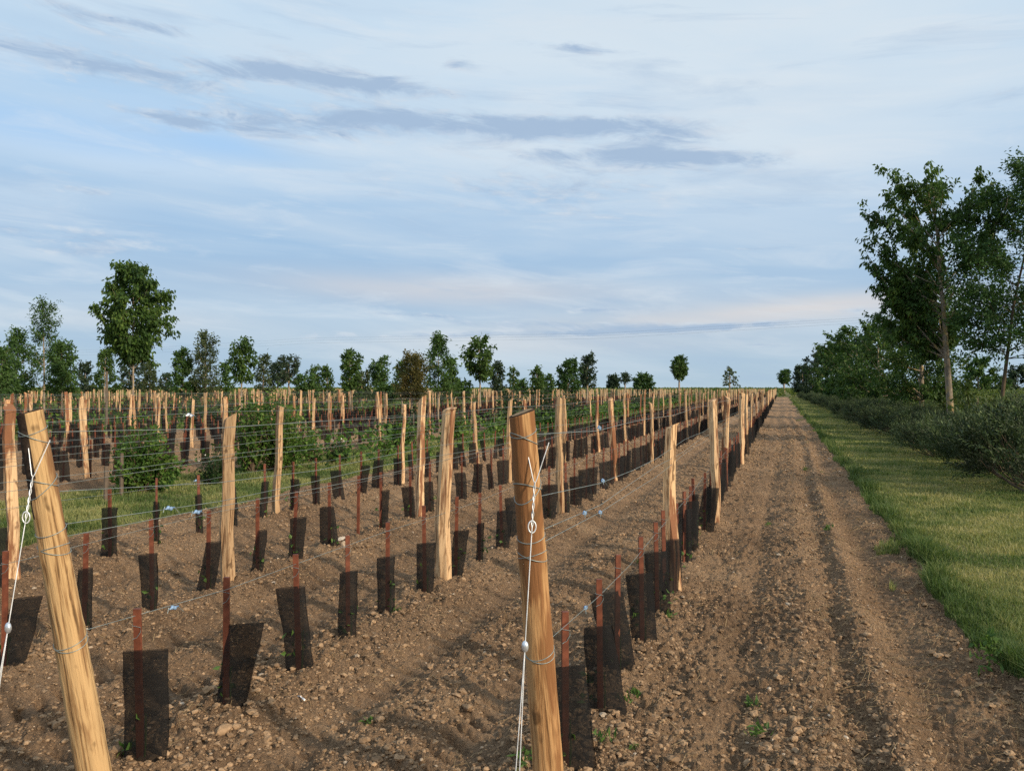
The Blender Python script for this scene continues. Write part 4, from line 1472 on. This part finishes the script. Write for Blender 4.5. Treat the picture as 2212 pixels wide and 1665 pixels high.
VG = [vine_geo(800 + k) for k in range(4)]
VM = [(T.mesh('trunk', M['twig'], True), L.mesh('foliage', M['vine'])) for T, L in VG]
VV = [(np.concatenate(L.v), np.concatenate([a for a, _, _ in L.f])) for T, L in VG]
rg = np.random.default_rng(15)
mass = Geo()
nv = 0
for r_, X in enumerate(np.arange(6.3, 60, 1.9)):
    Y = 14.0
    while Y < 190:
        if in_view(X, Y, .03):
            d = depth_of(X, Y)
            if r_ < 3 and d < 45:
                root = bpy.data.objects.new('grape_vine', None)
                COL.objects.link(root)
                root.location = (X + rg.normal(0, .04), Y, gz(X, Y))
                root.rotation_euler = (0, 0, rg.normal(0, .1) + PI * int(rg.integers(2)))
                s = rg.uniform(.85, 1.1)
                root.scale = (s, s, s)
                tag(root, 'leafy yellow green grape vine in the %s row behind the rosemary hedge' % ORD[r_], 'grape vine', 'grown vines behind the hedge')
                for me, nm in zip(VM[int(rg.integers(4))], ('trunk', 'foliage')):
                    link(nm, me, root)
                nv += 1
            else:
                v, f = VV[int(rg.integers(4))]
                if d > 40:
                    n = len(f)
                    sel = rg.permutation(n)[: int(n * min(1, 40 / d) + 12)]
                    f = f[sel]
                    used, inv = np.unique(f, return_inverse=True)
                    vv = v[used].reshape(-1, 4, 3)
                    c = vv.mean(1, keepdims=True)
                    vv = (c + (vv - c) * min(3.0, math.sqrt(d / 40) * 1.1)).reshape(-1, 3)
                    f = inv.reshape(-1, 4)
                else:
                    vv = v
                a = rg.normal(0, .1) + PI * int(rg.integers(2))
                ca, sa = math.cos(a), math.sin(a)
                s = rg.uniform(.85, 1.12)
                vv = np.stack([vv[:, 0] * ca - vv[:, 1] * sa, vv[:, 0] * sa + vv[:, 1] * ca, vv[:, 2]], 1) * s + np.array([X, Y, 0])
                mass.add(vv, f, 0, rg.random(len(f)))
        Y += 1.05
print('vines', nv)
tag(mass.build('vine_foliage', M['vine']), 'mass of yellow green vineyard foliage behind the hedge at the right', 'vines', kind='stuff')
k = 0
for r_, X in enumerate((6.3, 8.2, 10.1, 12.0)):
    Y = 17.0 + r_
    while Y < 46:
        if in_view(X, Y):
            g = Geo()
            h = rg.uniform(1.15, 1.4)
            v, f = tube([[0, 0, -.1], [rg.normal(0, .02), rg.normal(0, .02), h * .5], [rg.normal(0, .03), rg.normal(0, .03), h]], [.045, .042, .036], 6)
            g.add(v, f)
            tag(g.build('vineyard_post', M['oldpost'], loc=(X, Y, gz(X, Y))), 'dark weathered post in the %s row of grown vines behind the hedge' % ORD[r_], 'post', 'old posts in the grown vineyard')
        Y += 4.6

# distant vineyard beyond the end of the rows
rg = np.random.default_rng(16)
g = Geo()
n = 60000
yy = ROW_END + 4 + rg.random(n) ** 1.6 * 330
aa = rg.uniform(-.70, .66, n) - TH
rr = np.sqrt((yy * 1.0) ** 2)
xx = rr * np.tan(aa)
xx = np.round(xx / 2.2) * 2.2 + rg.normal(0, .25, n)
ok = np.hypot(xx, yy) < 700
xx, yy = xx[ok], yy[ok]
dd = np.hypot(xx, yy)
leaves(g, np.stack([xx, yy, rg.uniform(.25, 1.15, len(xx)) * (.8 + .45 * vnoise(xx * .3, yy * .3, 7))], 1), rg.normal(0, 1, (len(xx), 3)) + np.array([0, 0, .3]), .22 + .0016 * dd, .20 + .0014 * dd, rg)
# low green growth left of the planted blocks and between the far strips
n = 26000
r0 = 40 * np.exp(rg.random(n) * math.log(9))
a0 = rg.uniform(-.66, -.05, n) - TH
x0, y0 = r0 * np.sin(a0), r0 * np.cos(a0)
ok = (x0 < -88) | strip_mask(x0, y0)
x0, y0, r0 = x0[ok], y0[ok], r0[ok]
leaves(g, np.stack([x0, y0, rg.uniform(.05, .9, len(x0)) * np.where(x0 < -88, 1.4, .8)], 1), rg.normal(0, 1, (len(x0), 3)) + np.array([0, 0, .3]), .12 + .0022 * r0, .10 + .0018 * r0, rg)
tag(g.build('far_vineyard', M['vine']), 'far green vineyard and undergrowth in a thin band along the horizon', 'vines', kind='stuff')


rg = np.random.default_rng(18)
g = Geo()
n = 60000
r0 = 17 * np.exp(rg.random(n) * math.log(9.5))
a0 = rg.uniform(-.66, .30, n) - TH
x0, y0 = r0 * np.sin(a0), r0 * np.cos(a0)
ok = (y0 < ROW_END + 3) & (x0 < -8) & ((x0 < -23.2) | strip_mask(x0, y0)) & (rg.random(n) < np.clip((fbm(x0 * .25, y0 * .25, 3, 140) - .32) * 3.2, 0.05, 1))
x0, y0, r0 = x0[ok], y0[ok], r0[ok]
inst = strip_mask(x0, y0)
leaves(g, np.stack([x0, y0, rg.uniform(.02, 1, len(x0)) ** 1.5 * np.where(inst, .7, .28)], 1), rg.normal(0, 1, (len(x0), 3)) + np.array([0, 0, .5]), .09 + .0028 * r0, .05 + .0016 * r0, rg)
tag(g.build('undergrowth', M['shrub']), 'green weeds and undergrowth between the far vine rows', 'weeds', kind='stuff')

# ------------------------------------------------------------------ weeds, stones, bits
def px_ground(px, py):
    d = H * F / (py - 837)
    return P(px, d)


rg = np.random.default_rng(17)
WEEDS = [(1372, 1487, .055, 'low green weed patch right of the nearest guards beside the lane'), (1352, 1505, .045, 'small weed just below a larger weed patch at the lane edge'),
         (1628, 1497, .07, 'small upright weed in the dirt lane, upper of a pair'), (1636, 1562, .07, 'small upright weed in the dirt lane, lower of a pair'),
         (2135, 1432, .2, 'tall dock weed at the grass edge on the right'), (1440, 1330, .06, 'weed tuft at the foot of the guards beside the lane'),
         (800, 1520, .05, 'tiny green weed in the bare earth left of the upright end post'), (1380, 1195, .05, 'little weed between the two nearest rows'),
         (1133, 1640, .07, 'weed clump at the foot of the upright end post'), (278, 1618, .07, 'green seedling at the foot of the nearest mesh guard'),
         (855, 1318, .05, 'grassy weed at the foot of a mesh guard in the second row'), (1365, 1600, .035, 'flat weed below the lane edge guards'),
         (1305, 1600, .06, 'weed beside the lowest guard in the row by the lane'), (1660, 1120, .06, 'weed in the lane beside the guards farther on'),
         (1740, 1010, .10, 'weedy tuft between lane furrows near the grass'), (1790, 1140, .08, 'green tuft on the right side of the lane')]
for px, py, s, lab in WEEDS:
    x, y = px_ground(px, py)
    g = Geo()
    n = 26 if s < .15 else 60
    tall = s >= .15
    p0 = np.stack([rg.normal(0, s * .35, n), rg.normal(0, s * .35, n), rg.uniform(0, s * (1.0 if tall else .5), n)], 1)
    if tall:
        p0[:, :2] *= (1.1 - p0[:, 2:3] / s)
    leaves(g, p0, rg.normal(0, .7, (n, 3)) + np.array([0, 0, .7]), rg.uniform(.4, .9, n) * min(s, .09), rg.uniform(.15, .3, n) * min(s, .09), rg)
    if tall:
        v, f = tube([[0, 0, 0], [.01, 0, s * .8], [.0, .01, s * 1.5]], [.004, .003, .0015], 5)
        g.add(v, f)
    tag(g.build('weed', M['weed'], loc=(x, y, gz(x, y, True) - .005)), lab, 'weed', 'green weeds on the tilled earth')

STONES = [(482, 1566, .045, 'flat reddish stone on the earth right of the nearest mesh guard'), (120, 1530, .030, 'rounded stone beside the leaning end post'),
          (745, 1178, .075, 'large pale stone between mesh guards at the end of a row'), (1010, 1500, .032, 'angular tan stone left of the upright end post'),
          (985, 1475, .034, 'pale tan stone, one of two lying close together'), (1000, 1462, .030, 'smaller tan stone behind its neighbour'), (585, 1515, .03, 'rounded clay stone at the foot of the second mesh guard'),
          (740, 1160, .05, 'pale stone left of a wide mesh guard'), (2010, 1390, .035, 'grey stone on the lane near the grass edge')]
for k, (px, py, s, lab) in enumerate(STONES):
    x, y = px_ground(px, py)
    q = np.random.default_rng(50 + k)
    v = ICO3[0].copy()
    for _ in range(7):
        nrm = unit(q.normal(size=3))
        lim = q.uniform(.45, .8)
        dd = v @ nrm
        v = v - np.maximum(dd - lim, 0)[:, None] * nrm
    v = v * s * np.array([q.uniform(1, 1.4), q.uniform(.7, 1), q.uniform(.55, .75)])
    a = q.uniform(0, 6)
    v = np.stack([v[:, 0] * math.cos(a) - v[:, 1] * math.sin(a), v[:, 0] * math.sin(a) + v[:, 1] * math.cos(a), v[:, 2]], 1)
    g = Geo()
    g.add(v, ICO3[1], 0, q.random())
    tag(g.build('stone', M['clod'] if k not in (2, 7) else M['pebble'], loc=(x, y, gz(x, y, True) + s * .3)), lab, 'stone', 'stones lying on the earth')
x, y = px_ground(652, 1497)
g = Geo()
v, f = tube([[-.035, .02, .012], [-.01, .004, .02], [.0, 0, .016], [.03, -.018, .014]], [.004, .003, .0025, .006], 5)
g.add(v, f)
tag(g.build('plastic_tie', M['white'], loc=(x, y, gz(x, y, True))), 'small white plastic tie lying on the bare earth', 'tie')

# ------------------------------------------------------------------ power lines far behind
KX = [-300, 316, 673, 1000, 1303, 1698, 1900, 2300]
KY = [770, 752, 730, 725, 720, 696, 684, 655]
KD = [420, 380, 350, 320, 290, 255, 240, 215]
xs = np.linspace(-300, 2300, 60)
for k, (dy, lab) in enumerate(((0, 'upper power cable crossing the low sky'), (5, 'middle power cable crossing the low sky'), (11, 'lower power cable crossing the low sky'))):
    pts = []
    for a in xs:
        d = np.interp(a, KX, KD)
        X, Y = P(a, d)
        pts.append([X, Y, yz(np.interp(a, KX, KY) + dy, d)])
    g = Geo()
    v, f = tube(np.array(pts), .016, 4, False)
    g.add(v, f)
    tag(g.build('power_cable', M['cable'], smooth=True), lab, 'power cable', 'power cables above the horizon')

# ------------------------------------------------------------------ sky and sun
SUN_AZ = math.radians(110)         # clockwise from +Y (along the rows): the sun stands to the right
SUN_EL = math.radians(24)
w = bpy.data.worlds.new('World')
scene.world = w
w.use_nodes = True
t = NT(w.node_tree)
out = t.node('ShaderNodeOutputWorld')
sky = t.node('ShaderNodeTexSky')
sky.sky_type = 'NISHITA'
sky.sun_disc = False
sky.sun_elevation = SUN_EL
sky.sun_rotation = SUN_AZ
sky.altitude = 100
sky.air_density = 1.0
sky.dust_density = 1.5
gen = coord(t, 'Generated')
sep = t.node('ShaderNodeSeparateXYZ')
t.link(gen, sep.inputs[0])
sx, sy, sz = sep.outputs
az_s = t.math('ARCTAN2', sx, sy)
el_s = t.math('ARCSINE', sz)


def dirpx(px, py):
    return -TH + math.atan((px - 1106) / F), math.atan((837 - py) / math.hypot(F, px - 1106))


def blobs(items):
    acc = None
    for px, py, hl, hh, slope, wt in items:
        a0, e0 = dirpx(px, py)
        dist2 = (F * F + (px - 1106) ** 2) / (F * F)
        la, lh = hl / F / dist2, hh / F / math.sqrt(dist2)
        c, s = math.cos(-slope), math.sin(-slope)
        u = t.math('MULTIPLY_ADD', az_s, c / la, t.math('MULTIPLY_ADD', el_s, s / la, -(a0 * c + e0 * s) / la))
        v = t.math('MULTIPLY_ADD', az_s, -s / lh, t.math('MULTIPLY_ADD', el_s, c / lh, -(-a0 * s + e0 * c) / lh))
        q = t.math('MULTIPLY_ADD', u, u, t.math('MULTIPLY', v, v))
        gss = t.math('POWER', 0.36788, q)
        acc = t.math('MULTIPLY', gss, wt) if acc is None else t.math('MULTIPLY_ADD', gss, wt, acc)
    return acc


comb = t.node('ShaderNodeCombineXYZ')
t.link(az_s, comb.inputs[0])
t.link(t.math('MULTIPLY_ADD', az_s, 0.07, el_s), comb.inputs[1])
streak = comb.outputs[0]
n_soft = t.noise(t.scale(streak, (2.2, 11, 1)), 1, 5, 0.55, 0.6)
n_puff = t.noise(t.scale(streak, (11, 46, 1)), 1, 8, 0.66, 0.7)
n_fine = t.noise(t.scale(streak, (26, 90, 1)), 1, 5, 0.6, 0.3)
# base wash from the horizon up
base = t.ramp(t.math('MULTIPLY', el_s, 1 / 0.9, clamp=True), [
    (0.0, lin(176, 199, 215)), (0.055, lin(170, 195, 217)), (0.13, lin(158, 188, 217)), (0.22, lin(160, 192, 223)), (0.32, lin(176, 205, 231)),
    (0.44, lin(192, 216, 236)), (0.56, lin(199, 221, 239)), (1.0, lin(194, 214, 233))])
n_lay = t.noise(t.scale(streak, (2.2, 17, 1)), 1, 5, 0.5, 0.35)
base = t.mix(t.ramp(n_lay, [(0.45, (0, 0, 0)), (0.68, (.55, .55, .55))]), base, lin(206, 219, 230))
base = t.mix(t.ramp(n_lay, [(0.30, (.40, .40, .40)), (0.48, (0, 0, 0))]), base, lin(150, 181, 214))
# pale veil, heavier on the right
veil = blobs([(1750, 240, 640, 260, 0, .95), (1150, 60, 700, 120, 0.05, .55), (330, 350, 520, 28, .06, .85), (760, 318, 420, 34, 0.02, .7), (60, 425, 260, 40, .0, .55), (1250, 330, 420, 50, 0, .35),
              (2050, 190, 260, 20, -.05, .35), (600, 110, 900, 60, .08, .25)])
veil = t.math('MULTIPLY', veil, t.math('MULTIPLY_ADD', n_soft, 1.7, -.1), clamp=True)
colr = t.mix(t.math('MULTIPLY', veil, .9), base, lin(217, 228, 236))
blue = blobs([(140, 285, 420, 55, .05, 1.0), (480, 310, 150, 26, .1, .7), (300, 215, 400, 30, .1, .35)])
colr = t.mix(t.math('MULTIPLY', blue, t.math('MULTIPLY_ADD', n_soft, .8, .35), clamp=True), colr, lin(164, 202, 240))
pink = blobs([(1000, 628, 380, 34, .03, .9), (1480, 690, 460, 30, -.05, .8), (1850, 655, 330, 26, -.06, .65), (260, 690, 300, 24, 0, .3), (1250, 745, 500, 22, 0, .35)])
colr = t.mix(t.math('MULTIPLY', pink, t.math('MULTIPLY_ADD', n_soft, 1.5, -.05), clamp=True), colr, lin(216, 212, 212))
# grey blue streak clouds
dark = blobs([(110, 128, 210, 26, .13, .95), (340, 160, 190, 24, .08, .85), (500, 152, 140, 18, 0, .75), (700, 165, 210, 30, .10, .95), (860, 190, 130, 16, .10, .7),
              (390, 262, 160, 15, .05, .9), (600, 272, 210, 22, .04, .85), (860, 262, 230, 26, .04, .85), (1110, 275, 240, 26, .03, .95), (1340, 275, 190, 22, .02, .95),
              (1300, 338, 260, 18, .05, .85), (1520, 345, 170, 20, .10, .85), (1420, 310, 120, 16, .0, .6), (1180, 405, 330, 40, .0, .62), (1220, 455, 160, 16, .08, .4),
              (140, 26, 130, 18, .14, .85), (330, 58, 95, 12, .02, .75), (1240, 104, 110, 11, .10, .8), (990, 138, 40, 14, .1, .7),
              (80, 505, 280, 20, .0, .6), (60, 540, 240, 14, -.05, .5), (185, 412, 55, 9, .04, .75),
              (1285, 670, 75, 7, -.02, .95), (1200, 702, 230, 9, .02, .85), (1400, 712, 240, 8, -.02, .85), (1150, 722, 220, 7, .0, .6), (835, 678, 75, 6, 0, .85), (940, 683, 60, 4, .02, .7), (830, 725, 300, 9, 0, .4),
              (1430, 640, 45, 9, 0, .6), (1640, 700, 330, 8, -.04, .6), (1820, 672, 110, 7, -.02, .5), (1650, 744, 60, 4, 0, .6), (1640, 537, 80, 5, .02, .5), (2190, 200, 50, 12, .1, .45)])
dens = t.math('ADD', t.math('MULTIPLY', dark, 1.0), t.math('MULTIPLY_ADD', n_puff, 3.0, t.math('MULTIPLY_ADD', n_fine, 1.7, -2.30)))
dm = t.node('ShaderNodeMapRange')
dm.interpolation_type = 'SMOOTHSTEP'
t.link(dens, dm.inputs[0])
dm.inputs[1].default_value = 0.15
dm.inputs[2].default_value = 1.30
dmk = t.math('MULTIPLY', dm.outputs[0], t.math('MULTIPLY', dark, 2.2, clamp=True))
colr = t.mix(t.math('MULTIPLY', dmk, .9), colr, lin(160, 183, 210))
rim = t.math('MULTIPLY', t.math('MULTIPLY', dmk, t.math('SUBTRACT', 1.0, dmk)), t.ramp(n_fine, [(0.45, (0, 0, 0)), (0.65, (1.6, 1.6, 1.6))]))
colr = t.mix(t.math('MULTIPLY', rim, 1.2, clamp=True), colr, lin(220, 227, 233))
wisp = t.math('MULTIPLY', t.ramp(t.noise(t.scale(streak, (5, 30, 1)), 1, 8, 0.62, 0.6), [(0.5, (0, 0, 0)), (0.74, (.55, .55, .55))]), t.ramp(t.math('MULTIPLY', el_s, 2.0), [(0.02, (0, 0, 0)), (0.12, (1, 1, 1))]))
colr = t.mix(t.math('MULTIPLY', wisp, t.math('SUBTRACT', 1.0, dmk)), colr, lin(219, 227, 234))
grey = t.ramp(t.noise(t.scale(streak, (3.4, 24, 1)), 1, 8, 0.64, 0.8, 1 - 1), [(0.30, (.4, .4, .4)), (0.46, (0, 0, 0))])
colr = t.mix(grey, colr, lin(166, 189, 215))
# broad soft brightness towards the veiled sun, outside the frame on the right
glow = t.math('POWER', 0.36788, t.math('ADD', t.math('POWER', t.math('MULTIPLY_ADD', az_s, 1 / .55, -SUN_AZ / .55), 2.0), t.math('POWER', t.math('MULTIPLY_ADD', el_s, 1 / .35, -SUN_EL / .35), 2.0)))
colr = t.mix(glow, colr, (2.0, 1.7, 1.3, 1))
b1 = t.node('ShaderNodeBackground')
t.link(sky.outputs[0], b1.inputs[0])
b1.inputs[1].default_value = 0.10
b2 = t.node('ShaderNodeBackground')
t.link(colr, b2.inputs[0])
b2.inputs[1].default_value = 0.97
mx = t.node('ShaderNodeMixShader')
mx.inputs[0].default_value = 0.93
t.link(b1.outputs[0], mx.inputs[1])
t.link(b2.outputs[0], mx.inputs[2])
t.link(mx.outputs[0], out.inputs[0])

sd = bpy.data.lights.new('sun', 'SUN')
sd.energy = 3.7
sd.angle = math.radians(2.5)
sd.color = (1.0, 0.85, 0.66)
so = bpy.data.objects.new('sun', sd)
COL.objects.link(so)
import mathutils
dv = mathutils.Vector((math.sin(SUN_AZ) * math.cos(SUN_EL), math.cos(SUN_AZ) * math.cos(SUN_EL), math.sin(SUN_EL)))
so.rotation_mode = 'QUATERNION'
so.rotation_quaternion = dv.to_track_quat('Z', 'Y')
so.location = dv * 60

# ------------------------------------------------------------------ camera and output
cd = bpy.data.cameras.new('camera')
cd.sensor_width = 36
cd.lens = 36 * F / 2212
cd.clip_end = 20000
cd.clip_start = 0.05
co = bpy.data.objects.new('camera', cd)
COL.objects.link(co)
co.location = (0, 0, H)
co.rotation_euler = (PI / 2 + math.atan(4.5 / F), 0, TH)
scene.camera = co
scene.view_settings.view_transform = 'Standard'
scene.view_settings.look = 'None'
scene.view_settings.exposure = 0.15
scene.view_settings.gamma = 1
cy = scene.cycles
cy.max_bounces = 6
cy.diffuse_bounces = 3
cy.glossy_bounces = 2
cy.transmission_bounces = 3
cy.transparent_max_bounces = 40
cy.use_denoising = False
cy.sample_clamp_direct = 6
cy.sample_clamp_indirect = 3
